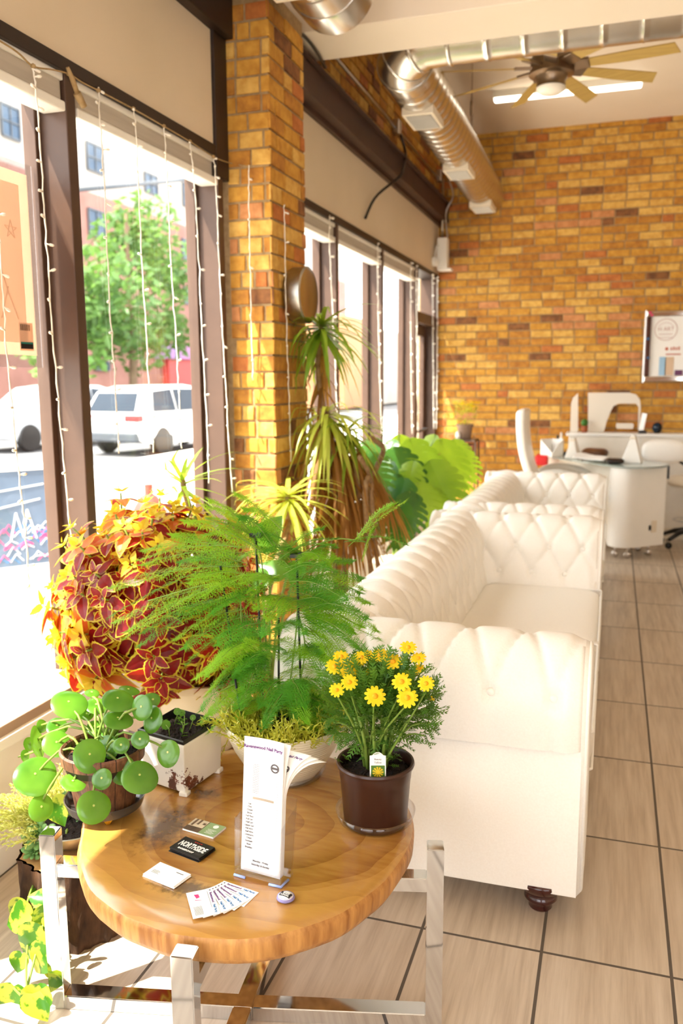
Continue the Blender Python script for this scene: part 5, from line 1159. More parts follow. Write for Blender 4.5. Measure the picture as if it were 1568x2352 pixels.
# ---- cream bowl with asparagus fern and trailing sedum
bc = V(-.805, 1.985, TZ)
t = thing('asparagus_fern', 'feathery asparagus fern with black stakes in a ribbed cream bowl on the table', 'potted plant', bc)
m, tt, b_, o_ = nt_new('ribbed_cream_glaze'); v = coord(tt); sx = tt.nodes.new('ShaderNodeSeparateXYZ'); tt.links.new(v, sx.inputs[0])
wv = math_n(tt, 'SINE', math_n(tt, 'ADD', math_n(tt, 'MULTIPLY', sx.outputs[2], 900), math_n(tt, 'MULTIPLY', noise(tt, 6, 2, v), 14)))
tt.links.new(mixc(tt, math_n(tt, 'ADD', math_n(tt, 'MULTIPLY', wv, .25), .3), S(236, 226, 198), S(214, 200, 164)), b_.inputs['Base Color']); b_.inputs['Roughness'].default_value = .35; bump(tt, b_, wv, .25, .002)
BRIM = .155
MB().lathe([(.0001, .004), (.07, .004), (.078, .0), (.084, .004), (.112, .04), (.138, .085), (.155, .125), (.163, BRIM), (.161, BRIM+.004), (.156, BRIM)], bc, 64).build('bowl', m, t, smooth=True, ang=50)
MB().lathe([(.157, BRIM), (.150, .13), (.148, .115)], bc, 64).build('glazed_rim', mat('blue_glaze', S(70, 96, 130), .2, col2=S(90, 116, 150), nscale=10), t, smooth=True)
MB().lathe([(.0001, .001), (.088, .001), (.10, .010), (.106, .024), (.109, .024), (.102, .006), (.09, -.0003), (.0001, -.0003)], bc+V(0, 0, .0006), 48).build('clear_saucer', M_['acrylic'], t, smooth=True)
soilmesh(bc+V(0, 0, .118), .148, t)
YB = bc.y
for (x0, y0, x1, y1, dy, clip) in ((587, 1228, 606, 1690, .05, 1), (681, 1275, 694, 1690, .03, 1), (506, 1300, 560, 1690, .0, 0), (640, 1420, 640, 1690, .04, 0), (540, 1560, 562, 1700, -.07, 0)):
    a = aty(x0, y0, YB+dy); b = aty(x1, y1, YB+dy); b.z = max(b.z, TZ+.11)
    s_ = MB().tube([a, b], .0032, 8).build('stake', M_['black'], t, smooth=True)
    if clip: MB().box(a+V(-.018, -.006, -.008), a+V(.016, .008, .003), .002).box(a+V(.006, -.008, -.004), a+V(.02, .010, .008), .002).build('clip', M_['black'], s_)
F1 = MB(); F2 = MB(); FS = MB()
def frond(p0, p1, width, mb, sag=.02, nb=13, dens=.8, tilt=None):
    p0 = V(*p0); p1 = V(*p1); L = (p1-p0).length; mid = p0.lerp(p1, .5)+V(0, 0, sag)
    C_ = fitcurve([p0, mid, p1], nb*2+1); FS.tube(C_, [.0014*(1-.7*i/(nb*2)) for i in range(nb*2+1)], 4)
    d = (p1-p0).normalized(); sd_ = tilt or d.cross(V(rnd.uniform(-.3, .3), rnd.uniform(-.5, .2), 1)).normalized(); nn = sd_.cross(d).normalized()
    for k in range(2, nb*2+1):
        u = k/(nb*2); q = C_[k]; wl_ = width*(1-u)**.75*min(1, u*3.2+.25)
        for s_ in (-1, 1):
            bd = (d*.75+sd_*s_*(.9)+nn*rnd.uniform(-.2, .2)).normalized(); bl = wl_*rnd.uniform(.8, 1.1); m_ = max(3, int(bl/.0075*dens))
            e = q+bd*bl-V(0, 0, bl*.10)
            # branchlet rib
            mb.add([q-nn*.0004, q+nn*.0004, e], [(0, 1, 2)])
            for j in range(m_):
                w0 = (j+.6)/m_; r_ = q.lerp(e, w0); nl = (.014+.008*(1-w0))*rnd.uniform(.8, 1.25)
                for s2 in (-1, 1):
                    nd = (bd*.75+(d if s_*s2 > 0 else -d)*.0+sd_.cross(nn)*0+bd.cross(nn)*s2*.85+nn*rnd.uniform(-.35, .35)).normalized()
                    wv_ = bd.cross(nd).cross(nd).normalized()*.0011 if bd.cross(nd).length > .01 else nn*.0011
                    mb.add([r_-wv_, r_+wv_, r_+nd*nl], [(0, 1, 2)])
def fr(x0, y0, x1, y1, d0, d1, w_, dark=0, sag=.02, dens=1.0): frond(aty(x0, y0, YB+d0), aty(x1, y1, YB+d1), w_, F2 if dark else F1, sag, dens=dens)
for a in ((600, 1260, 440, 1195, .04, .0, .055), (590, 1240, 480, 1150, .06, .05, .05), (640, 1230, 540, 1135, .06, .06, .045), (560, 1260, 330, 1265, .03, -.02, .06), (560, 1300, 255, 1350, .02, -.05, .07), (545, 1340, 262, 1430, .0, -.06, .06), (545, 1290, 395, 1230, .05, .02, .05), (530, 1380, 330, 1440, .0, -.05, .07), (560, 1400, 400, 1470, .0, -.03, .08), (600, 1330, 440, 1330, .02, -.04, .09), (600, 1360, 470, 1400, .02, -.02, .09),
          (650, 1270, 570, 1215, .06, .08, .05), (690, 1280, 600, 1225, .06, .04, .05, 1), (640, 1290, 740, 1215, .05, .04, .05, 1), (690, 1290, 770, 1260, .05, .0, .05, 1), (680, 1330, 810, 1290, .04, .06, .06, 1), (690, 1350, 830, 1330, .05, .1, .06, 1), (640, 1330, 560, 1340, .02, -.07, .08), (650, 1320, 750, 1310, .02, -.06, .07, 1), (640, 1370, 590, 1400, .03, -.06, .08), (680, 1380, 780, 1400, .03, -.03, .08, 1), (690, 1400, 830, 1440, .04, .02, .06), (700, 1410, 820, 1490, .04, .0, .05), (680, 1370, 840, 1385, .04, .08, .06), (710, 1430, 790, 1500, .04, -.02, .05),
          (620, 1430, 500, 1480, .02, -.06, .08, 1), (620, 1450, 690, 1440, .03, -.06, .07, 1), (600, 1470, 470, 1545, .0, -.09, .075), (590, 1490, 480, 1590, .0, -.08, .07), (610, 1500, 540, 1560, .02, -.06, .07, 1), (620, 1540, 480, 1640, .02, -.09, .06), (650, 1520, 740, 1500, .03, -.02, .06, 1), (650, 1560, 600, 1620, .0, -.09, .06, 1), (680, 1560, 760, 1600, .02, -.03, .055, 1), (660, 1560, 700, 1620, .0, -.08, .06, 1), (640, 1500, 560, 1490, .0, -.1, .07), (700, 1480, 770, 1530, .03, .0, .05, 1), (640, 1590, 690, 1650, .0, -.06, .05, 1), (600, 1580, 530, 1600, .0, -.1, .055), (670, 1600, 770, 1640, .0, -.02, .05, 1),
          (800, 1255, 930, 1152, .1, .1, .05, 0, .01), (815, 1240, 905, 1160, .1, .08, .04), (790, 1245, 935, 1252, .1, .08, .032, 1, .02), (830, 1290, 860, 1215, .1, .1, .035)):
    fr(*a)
    x0, y0, x1, y1, d0, d1, w_ = a[:7]
    if x0 < 790:
        for q in range(2): fr(x0+rnd.uniform(-25, 25), y0+rnd.uniform(-20, 30), x1+rnd.uniform(-20, 45), y1+rnd.uniform(0, 70), d0+rnd.uniform(-.03, .03), d1+rnd.uniform(-.05, .05), w_*rnd.uniform(.7, 1), rnd.random() < .5)
# long bare arching stems that carry the plumes
for l in ([(640, 1690, .0), (610, 1480, .03), (590, 1250, .06), (470, 1190, .0)], [(650, 1690, .0), (680, 1450, .04), (690, 1290, .06), (760, 1240, .08), (840, 1245, .1)], [(630, 1690, 0), (560, 1460, .0), (530, 1340, .0), (340, 1380, -.05)], [(660, 1690, 0), (700, 1500, .03), (690, 1380, .05), (830, 1440, .02)], [(640, 1690, 0), (600, 1560, -.02), (500, 1590, -.08)], [(660, 1690, 0), (690, 1560, .0), (760, 1610, -.02)]):
    FS.tube(fitcurve([aty(x, y, YB+d) for x, y, d in l], 24), [.0024-.0005*i/24 for i in range(24)], 6)
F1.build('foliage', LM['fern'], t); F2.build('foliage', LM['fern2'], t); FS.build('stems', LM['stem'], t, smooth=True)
# trailing sedum round the rim
SD = MB()
def sprig(p0, d, L, mb, droop=.8, nl=.011, step=.006, w_=.0016, curl=.6):
    p = V(*p0); d = V(*d).normalized(); pts = [p.copy()]
    for k in range(int(L/step)):
        d = (d+V(rnd.uniform(-.12, .12), rnd.uniform(-.12, .12), -droop*step*6*(k/(L/step)))).normalized(); p = p+d*step; pts.append(p.copy())
        a = k*2.4; e = d.orthogonal().normalized(); f = d.cross(e); ld = (d*curl+e*cos(a)+f*sin(a)).normalized(); w2 = ld.cross(d).normalized()*w_
        mb.add([p-w2, p+w2, p+ld*nl*.6+w2*.9+d*.002, p+ld*nl+d*.003, p+ld*nl*.6-w2*.9+d*.002], [(0, 1, 2, 3, 4)])
    mb.tube(pts, .0011, 4)
for k in range(430):
    a = rnd.uniform(0, 2*pi); q = .15*sqrt(rnd.uniform(.12, 1)); p0 = bc+V(q*cos(a), q*sin(a), .125)
    sprig(p0, (cos(a)*.6+rnd.uniform(-.3, .3), sin(a)*.6+rnd.uniform(-.3, .3), rnd.uniform(.7, 1.5)), rnd.uniform(.05, .105), SD, w_=.0019, nl=.012)
for px, py in ((440, 1740), (455, 1700), (470, 1680), (430, 1690), (760, 1720), (800, 1650), (810, 1690), (500, 1770)):
    e = aty(px, py, YB-.06); a = bc+V(0, 0, .135)+(e-bc).normalized()*.13; a.z = TZ+.15
    sprig(a, (e-a)+V(0, 0, .03), (e-a).length+.03, SD, droop=1.0)
SD.build('trailing_sedum', LM['sedumg'], t)
# ---- yellow daisies in the nursery pot
nc = V(-.507, 1.822, TZ)
t = thing('yellow_daisy_plant', 'yellow daisy plant in a brown plastic nursery pot on the table', 'potted plant', nc)
M_['npot'] = mat('brown_plastic', S(62, 34, 24), .3, col2=S(54, 28, 20), nscale=4)
MB().lathe([(.0001, .004), (.066, .004), (.072, .0), (.076, .006), (.0845, .115), (.0855, .117), (.0875, .142), (.092, .144), (.094, .150), (.092, .155), (.087, .155), (.084, .15), (.083, .13)], nc, 56).build('pot', M_['npot'], t, smooth=True, ang=35)
soilmesh(nc+V(0, 0, .132), .083, t)
MB().lathe([(.0001, .001), (.078, .001), (.088, .012), (.094, .03), (.097, .030), (.090, .008), (.08, -.0003), (.0001, -.0003)], nc+V(0, 0, .0006), 48).build('clear_saucer', M_['acrylic'], t, smooth=True)
tg0 = atz(866, 1794, TZ+.137)+V(0, .006, .014); Mt = frame(RX, (0, 0, 1), tg0+V(0, -.0, .0)) @ Matrix.Rotation(radians(-14), 4, 'X')
poly = [(-.019, -.01), (.0185, -.01), (.0185, .042), (.013, .043), (.009, .047), (.004, .050), (-.004, .050), (-.009, .047), (-.013, .043), (-.019, .042)]
g = MB().prism(poly, 0, .001, M=Mt).build('plant_tag', M_['paper'], t)
pic = rect(Mt, -.016, -.008, .016, .020, .0014); pic.build('tag_picture', LM['daisyleaf'], g)
mb = MB()
for k in range(11): a = 2*pi*k/11; c = (0, .005); mb.add([Mt @ V(c[0]+.004*cos(a+s_), c[1]+.004*sin(a+s_), .0017) for s_ in (-.25, .25)]+[Mt @ V(c[0]+.013*cos(a+s_), c[1]+.012*sin(a+s_), .0017) for s_ in (.18, -.18)], [(0, 1, 2, 3)])
mb.prism([(.005*cos(a), .005+.005*sin(a)) for a in [k*pi/6 for k in range(12)]], .0016, .002, M=Mt); mb.build('tag_flower', LM['petal'], g)
mb = text_mesh('Beauty', .0062, Tm(Mt, 0, .034, .0012)); text_mesh('Yellow', .0062, Tm(Mt, 0, .0265, .0012), mb=mb); mb.build('tag_print', M_['ink'], g)
DS = MB(); DL = MB()
top = []
FLW = [(861, 1599, 24, .0), (935, 1603, 24, .0), (773, 1585, 17, .0), (922, 1566, 22, .02), (978, 1570, 19, .03), (768, 1531, 16, .03), (802, 1567, 19, .02), (800, 1540, 17, .03), (830, 1510, 15, .05), (872, 1505, 16, .05), (902, 1520, 18, .04), (937, 1487, 15, .06), (960, 1512, 14, .05), (783, 1508, 14, .05), (850, 1545, 10, .07), (963, 1535, 10, .06), (820, 1520, 13, .06), (845, 1505, 12, .06)]
bud0 = [(938, 1548), (955, 1545), (992, 1605)]
for (px, py, r, dy) in FLW:
    c = aty(px, py, nc.y+dy*.8-(.095 if py > 1560 else .05)); R = r*depth(c)/FPX*(1.08 if py > 1560 else 1.4); vd = (EYE-c).normalized()
    n_ = (vd*(1.1 if py > 1530 else .75)+V(rnd.uniform(-.25, .25), 0, .55 if py > 1560 else 1.1)).normalized(); e1 = n_.orthogonal().normalized(); e2 = n_.cross(e1)
    mb = MB()
    for k in range(12):
        a = 2*pi*k/12+rnd.uniform(-.08, .08); d = (e1*cos(a)+e2*sin(a)); s_ = n_.cross(d)
        w_ = R*.21; mb.add([c+d*R*.15-s_*w_*.4, c+d*R*.15+s_*w_*.4, c+d*R*.6+s_*w_*.95+n_*R*.06, c+d*R*.93+s_*w_*.6, c+d*R*1.0, c+d*R*.93-s_*w_*.6, c+d*R*.6-s_*w_*.95+n_*R*.06], [(0, 1, 2, 6), (6, 2, 3, 5), (5, 3, 4)])
    f = mb.build('flower', LM['petal'], t)
    MB().lathe([(.0001, .22*R), (.12*R, .2*R), (.24*R, .1*R), (.27*R, 0), (.1*R, -.06*R), (.0001, -.06*R)], c, 16, M=frame(e1, e2, (0, 0, 0)).to_3x3().to_4x4()).build('flower_centre', mat('daisy_centre', S(246, 176, 20), .8, col2=S(226, 150, 10), nscale=300), f, smooth=True)
    b0 = nc+V(rnd.uniform(-.02, .02), rnd.uniform(-.02, .02), .135); DS.tube(fitcurve([b0, b0.lerp(c, .45)+V(rnd.uniform(-.01, .01), 0, .01), c-n_*.03, c-n_*.002], 12), [.0032-.002*i/12 for i in range(12)], 6)
def lacy(mb, p, d, L):
    d = V(*d).normalized(); s_ = d.cross(V(rnd.uniform(-.5, .5), rnd.uniform(-.5, .5), 1)).normalized(); n_ = s_.cross(d)
    w_ = L*.045; e = p+d*L; mb.add([p-s_*w_, p+s_*w_, e+s_*w_*.3, e-s_*w_*.3], [(0, 1, 2, 3)])
    for k in range(4):
        u = .25+.2*k
        for q in (-1, 1):
            b0 = p+d*L*u; td = (d*.8+s_*q+n_*rnd.uniform(-.2, .2)).normalized(); tl = L*.42*(1-u*.55); ww = d*L*.05; m_ = b0+td*tl*.6
            mb.add([b0-ww, b0+ww, m_+ww*1.1, b0+td*tl, m_-ww*1.1], [(0, 1, 2, 3, 4)])
            mb.add([m_-ww*.6, m_+ww*.6, m_+(d*.9+s_*q*.3).normalized()*tl*.5], [(0, 1, 2)])
for k in range(1300):
    px = rnd.gauss(874, 62); py = rnd.gauss(1612, 46)
    if not (755 < px < 998 and 1515 < py < 1715) or ((px-874)/128)**2+((py-1612)/102)**2 > 1: continue
    p = aty(px, py, nc.y+rnd.uniform(-.055, .10)); o_ = (p-(nc+V(0, 0, .25))).normalized()
    lacy(DL, p, o_+V(rnd.uniform(-.5, .5), rnd.uniform(-.5, .5), rnd.uniform(-.1, .6)), rnd.uniform(.028, .050))
for k in range(120):
    p = nc+V(rnd.uniform(-.07, .06), rnd.uniform(-.05, .04), .15+rnd.random()*.12); lacy(DL, p, (rnd.uniform(-1, 1), rnd.uniform(-1, 1), rnd.uniform(-.2, .6)), rnd.uniform(.02, .035))
for px, py in ((975, 1690), (988, 1660), (995, 1620), (765, 1660), (775, 1690), (985, 1600)):
    p = aty(px, py, nc.y); 
    for k in range(8): lacy(DL, p+V(rnd.uniform(-.01, .01), rnd.uniform(-.01, .01), rnd.uniform(-.015, .02)), (rnd.uniform(-.6, .8), -.3, rnd.uniform(-.9, .3)), .028)
    b0 = nc+V(0, 0, .14); DS.tube(fitcurve([b0, b0.lerp(p, .6)+V(0, 0, .03), p], 8), .0022, 5)
for k in range(9):
    a = k*.7; b0 = nc+V(.024*cos(a), .024*sin(a), .13); DS.tube([b0, b0+V(.010*cos(a), .010*sin(a), .07), b0+V(.03*cos(a), .03*sin(a), .15)], [.0048, .0042, .003], 7)
DL.build('foliage', LM['daisyleaf'], t); DS.build('stems', LM['stem'], t, smooth=True)
for k, (px, py) in enumerate(bud0):
    c = aty(px, py, nc.y); MB().lathe([(0, .008), (.006, .004), (.006, -.003), (0, -.006)], c, 10).build('flower_bud', LM['petal'], t, smooth=True)
# ---- coleus
cc = V(-1.395, 2.33, .80)
t = thing('coleus_plant', 'bushy red coleus with yellow leaf edges in a cream pot by the window', 'potted plant', V(-1.22, 2.36, .36))
MB().lathe([(.0001, .0), (.11, 0), (.12, .02), (.15, .16), (.17, .22), (.176, .225), (.178, .25), (.168, .252), (.16, .235), (.0001, .23)], (-1.26, 2.40, .30), 56, wob=lambda a, z: 1+.012*sin(9*a+z*40)).build('pot', mat('cream_ceramic', S(238, 222, 190), .4, col2=S(226, 206, 168), nscale=7, bumpy=.2), t, smooth=True, ang=50)
MB().lathe([(0, 0), (.17, 0), (.17, .02), (.155, .03), (.155, .27), (.17, .28), (.17, .299), (0, .299)], (-1.26, 2.40, .0), 40).build('plant_stand', mat('stand_wood', S(150, 104, 62), .6, col2=S(120, 80, 46), nscale=8), t, smooth=True, ang=40)
CL = MB(); CS = MB()
RXc, RYc, RZc = .345, .30, .335
dirs = []
while len(dirs) < 150:
    d = V(rnd.gauss(0, 1), rnd.gauss(0, 1), rnd.gauss(0, 1)).normalized()
    if d.z < -.85 or d.dot(FW) > .55: continue
    if all((d-q).length > .135 for q in dirs): dirs.append(d)
    elif rnd.random() < .002: dirs.append(d)
for d in dirs:
    r_ = rnd.uniform(.78, 1.06)*(1+.10*sin(d.x*7+d.z*5)*cos(d.y*6)); p = cc+V(d.x*RXc, d.y*RYc, d.z*RZc)*r_
    if p.x < XW+.03: p.x = XW+.03+rnd.random()*.03
    ax = (d+V(0, 0, .25)+V(rnd.uniform(-.25, .25), rnd.uniform(-.25, .25), 0)).normalized(); e1 = ax.orthogonal().normalized(); e2 = ax.cross(e1); ph = rnd.uniform(0, 6)
    big = 1.25 if d.z < .05 and d.dot(FW) < .1 else .9
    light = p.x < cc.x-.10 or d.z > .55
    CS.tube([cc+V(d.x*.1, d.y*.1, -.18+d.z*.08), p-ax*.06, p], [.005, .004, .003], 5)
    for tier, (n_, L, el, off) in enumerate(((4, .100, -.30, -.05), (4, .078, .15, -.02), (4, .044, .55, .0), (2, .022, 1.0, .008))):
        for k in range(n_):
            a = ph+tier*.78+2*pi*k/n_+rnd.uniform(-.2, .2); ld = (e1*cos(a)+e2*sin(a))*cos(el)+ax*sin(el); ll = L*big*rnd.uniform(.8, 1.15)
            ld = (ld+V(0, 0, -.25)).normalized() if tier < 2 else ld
            inn = 2 if light and rnd.random() < .42 else 0  # some left and upper leaves take the painted backlit colour
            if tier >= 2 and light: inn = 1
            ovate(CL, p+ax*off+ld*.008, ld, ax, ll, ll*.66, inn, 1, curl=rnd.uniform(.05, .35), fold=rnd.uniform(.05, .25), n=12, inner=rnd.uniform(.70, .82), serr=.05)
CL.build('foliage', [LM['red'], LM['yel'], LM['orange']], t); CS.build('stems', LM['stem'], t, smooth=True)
# ---- stump with succulent bowl and trailing pothos
sp_ = V(-1.375, 1.83, 0)
t = thing('log_stump', 'bark-covered log stump standing on the floor by the window', 'stump', sp_)
m = mat('log_bark', S(92, 62, 40), .95, col2=S(34, 20, 12), nscale=26, bumpy=1.0, stretch=(1, 1, .45))
rs = random.Random(8); amps = [rs.uniform(-1, 1) for _ in range(60)]
wb = lambda a, z: 1+.035*sin(5*a+1+z*3)+.03*sin(11*a+z*9)+.022*sin(23*a-z*31)+.016*sin(37*a+z*55)
MB().lathe([(.150, .0), (.153, .02), (.148, .08), (.146, .15), (.145, .20), (.146, .222)], sp_, 120, wob=wb).build('bark', m, t, smooth=True)
MB().lathe([(.0001, .221), (.07, .222), (.120, .222), (.138, .221)], sp_, 80, wob=wb).build('cut_face', mat('cut_wood', S(206, 164, 106), .8, col2=S(160, 114, 66), nscale=24), t)
for k in range(0): 
    a = -1.9+k*.5; MB().tube([sp_+V(.146*cos(a), .146*sin(a), .05+.03*k), sp_+V(.15*cos(a+.1), .15*sin(a+.1), .09+.03*k)], [.016, .01], 7).build('chipped_bark', M_['twine'], t, smooth=True)
sb = V(-1.40, 1.85, .223)
t = thing('succulent_bowl', 'shallow grey metal bowl of mixed succulents standing on the log stump', 'planter', sb)
MB().lathe([(.0001, 0), (.05, 0), (.08, .012), (.115, .04), (.13, .066), (.133, .07), (.127, .07), (.118, .055), (.0001, .052)], sb, 48).build('bowl', M_['zinc'], t, smooth=True, ang=50)
soilmesh(sb+V(0, 0, .06), .122, t)
R1 = MB()
def rosette(c, R, ax, mb, n=26):
    ax = V(*ax).normalized(); e1 = ax.orthogonal().normalized(); e2 = ax.cross(e1)
    for k in range(n):
        u = k/n; a = k*2.39996; el = radians(10+70*u); L = R*(1-.6*u); d = (e1*cos(a)+e2*sin(a))*cos(el)+ax*sin(el); s_ = ax.cross(d).normalized() if ax.cross(d).length > .05 else e1; up = d.cross(s_)
        w_ = L*.24; b0 = V(*c); vs = []
        for q, (tt_, ww, th) in enumerate(((.1, .45, .5), (.5, .9, .55), (.78, 1, .4), (.92, .6, .2), (1.0, .08, .02))):
            cpt = b0+d*L*tt_+ax*(.10*L*tt_*tt_); vs += [cpt-s_*w_*ww, cpt-up*w_*th, cpt+s_*w_*ww, cpt+up*w_*th*.5]
        mb.add(vs, [(4*i+k2, 4*i+(k2+1) % 4, 4*i+4+(k2+1) % 4, 4*i+4+k2) for i in range(4) for k2 in range(4)]+[(16, 17, 18, 19)])
for px, py, R, dy in ((92, 1925, .052, -.10), (78, 1955, .035, -.11), (128, 1905, .04, -.02)):
    c = aty(px, py, sb.y+dy); R1 = MB(); rosette(c, R, (.2, -.7, .7), R1); R1.build('rosette', LM['succ'], t, smooth=True)
D1 = MB()
for k in range(26):
    b0 = sb+V(rnd.uniform(-.02, .10), rnd.uniform(-.02, .08), .06); 
    d = V(rnd.uniform(-.4, .5), rnd.uniform(-.6, .3), 1); p = b0.copy()
    for q in range(16):
        d = (d+V(0, 0, -.05)).normalized(); p = p+d*.006
        e = d.orthogonal().normalized(); f = d.cross(e); a = q*2.4; ld = (e*cos(a)+f*sin(a)+d*.6).normalized(); s_ = ld.cross(d).normalized()*.0028
        D1.add([p-s_, p+s_, p+ld*.012+s_*.8, p+ld*.017, p+ld*.012-s_*.8, p+ld*.009+d*.003], [(0, 1, 5), (1, 2, 5), (2, 3, 5), (3, 4, 5), (4, 0, 5)])
D1.build('donkey_tail', LM['succ'], t)
S1 = MB()
for k in range(130):
    a = rnd.uniform(2.2, 4.6); q = .125*rnd.uniform(.5, 1); b0 = sb+V(q*cos(a), q*sin(a), .062)
    sprig(b0, (cos(a)+rnd.uniform(-.4, .2), sin(a)*.8+rnd.uniform(-.5, .2), rnd.uniform(.1, 1.1)), rnd.uniform(.06, .15), S1, droop=1.1, nl=.010, w_=.0024)
S1.build('trailing_sedum', LM['sedum'], t)
PT = MB(); PS = MB()
def heart(mb, c, tipd, n_, L):
    tipd = V(*tipd).normalized(); n_ = V(*n_).normalized(); s_ = tipd.cross(n_).normalized(); n_ = s_.cross(tipd).normalized()
    prof_ = [(-.10, .20), (-.06, .34), (.05, .44), (.2, .48), (.4, .44), (.6, .33), (.8, .18), (.93, .07), (1.0, .003)]
    vs = []
    for u, w_ in prof_:
        bend = n_*(-L*.22*u*u); c0 = max(u, 0.02)
        for q in (-1, -.5, 0, .5, 1): vs.append(V(*c)+tipd*(L*(u if abs(q) > .3 else max(u, .0)))+s_*(w_*L*q)+bend+n_*(abs(q)*w_*L*.32))
    mb.add(vs, [(5*i+j, 5*i+j+1, 5*i+j+6, 5*i+j+5) for i in range(len(prof_)-1) for j in range(4)])
def leafpx(mb, x0, y0, x1, y1, Y, n_=None, k=1.0):
    a = aty(x0, y0, Y); b = aty(x1, y1, Y-.015); heart(mb, a, b-a, n_ or ((EYE-a).normalized()+V(rnd.uniform(-.3, .3), 0, rnd.uniform(.0, .5))), (b-a).length*k)
for q in ((115, 2070, 62, 2055, 1.66), (68, 2100, 5, 2125, 1.62), (60, 2075, 25, 2130, 1.66), (118, 2085, 85, 2145, 1.62), (100, 2140, 45, 2210, 1.58), (112, 2180, 70, 2240, 1.56), (118, 2205, 110, 2250, 1.60), (32, 2265, 15, 2350, 1.5), (72, 2280, 110, 2345, 1.47), (95, 2270, 60, 2335, 1.48), (150, 1990, 148, 2030, 1.75), (160, 2050, 168, 2115, 1.74), (165, 2205, 170, 2225, 1.7), (135, 1835, 165, 1870, 1.78), (118, 1840, 150, 1895, 1.74), (100, 2050, 70, 2090, 1.7), (95, 2120, 120, 2175, 1.62), (50, 2190, 35, 2240, 1.55), (110, 2105, 118, 2140, 1.6)):
    leafpx(PT, *q)
for l in ([(110, 1990, 1.78), (85, 2060, 1.7), (66, 2150, 1.6), (60, 2230, 1.52), (62, 2290, 1.48)], [(112, 1985, 1.78), (78, 2030, 1.7), (62, 2075, 1.64)], [(62, 2270, 1.5), (55, 2290, 1.48), (30, 2268, 1.5)], [(120, 1960, 1.78), (150, 2000, 1.76), (160, 2060, 1.74)]):
    PS.tube(fitcurve([sb+V(.03, -.06, .068)]*1+[aty(*q) for q in l], 20), .0032, 6)
pt_ = thing('pothos', 'variegated pothos vine trailing from the succulent bowl down past the stump', 'plant', sb+V(.03, -.06, .06))
PT.build('foliage', LM['pothos'], pt_, smooth=True); PS.build('vine', LM['stem'], pt_, smooth=True)
# ---- dracaena group
def dracaena(label, pot, heads, stems, dry=()):
    t = thing('dracaena', label, 'potted plant', pot, 'dracaenas by the window wall')
    MB().lathe([(.0001, 0), (.12, 0), (.13, .02), (.165, .26), (.178, .262), (.18, .29), (.168, .29), (.16, .27), (.0001, .26)], pot, 40).build('pot', mat('warm_clay', S(196, 150, 96), .7, col2=S(176, 130, 80), nscale=8), t, smooth=True, ang=40)
    soilmesh(V(*pot)+V(0, 0, .27), .16, t)
    for l in stems: MB().tube(fitcurve([V(*pot)+V(rnd.uniform(-.04, .04), rnd.uniform(-.04, .04), .27)]+l, 20), [.017-.006*i/20 for i in range(20)], 9).build('stem', M_['trunkm'], t, smooth=True)
    for (c, n, L, w_, m, upb, dr) in heads:
        mb = MB()
        for k in range(n):
            a = k*2.4+rnd.uniform(-.2, .2); z = upb+(k/n)*1.6-1.0
            blade(mb, V(*c)+V(0, 0, -.05*(1-k/n)), (cos(a), sin(a), z+rnd.uniform(-.15, .15)), L*rnd.uniform(.75, 1.1), w_, dr*rnd.uniform(.6, 1.3))
        mb.build('leaf_crown', LM[m], t, smooth=True)
    for (a, b, n, L) in dry:
        mb = MB()
        for k in range(n):
            p = V(*a).lerp(V(*b), rnd.random()); q = rnd.uniform(0, 2*pi); blade(mb, p, (cos(q)*.6, sin(q)*.6, -.5), L*rnd.uniform(.7, 1.15), .009, 1.3)
        mb.build('dry_leaves', LM['dry'], t, smooth=True)
    return t
h1 = atx(738, 745, -1.40); h2 = atx(752, 945, -1.36); h3 = aty(660, 1135, 3.62); h4 = aty(418, 1100, 2.95); h5 = atx(800, 985, -1.28)
dracaena('tall dracaena with a spiky green crown beside the brick pillar', V(-1.42, 4.35, 0),
         [(h1, 70, .36, .013, 'drac', .05, 1.1), (h2, 60, .42, .012, 'dracy', -.15, 1.2), (h5, 34, .34, .012, 'drac', .1, 1.0)],
         [[V(-1.42, 4.35, .8), h2+V(.02, 0, -.2), h1+V(-.02, 0, -.25), h1], [V(-1.38, 4.3, .7), h2+V(0, 0, -.3), h2], [V(-1.35, 4.4, .6), h5+V(.05, 0, -.3), h5]],
         [(h2+V(0, 0, -.02), V(-1.36, 4.3, .75), 200, .55), (h5+V(0, 0, -.05), V(-1.22, 4.55, .85), 90, .45), (h1+V(0, 0, -.1), h1+V(0, 0, -.35), 16, .3)])
dracaena('smaller dracaena with pale spiky leaves in front of the brick pillar', V(-1.45, 3.25, 0),
         [(h3, 52, .36, .012, 'dracy', .15, .9), (h4, 24, .26, .010, 'drac', .45, .5)],
         [[V(-1.42, 3.35, .6), h3+V(0, 0, -.15), h3], [V(-1.50, 3.1, .6), h4+V(.03, .02, -.15), h4]],
         [(h3+V(0, 0, -.05), h3+V(0, 0, -.3), 20, .3)])
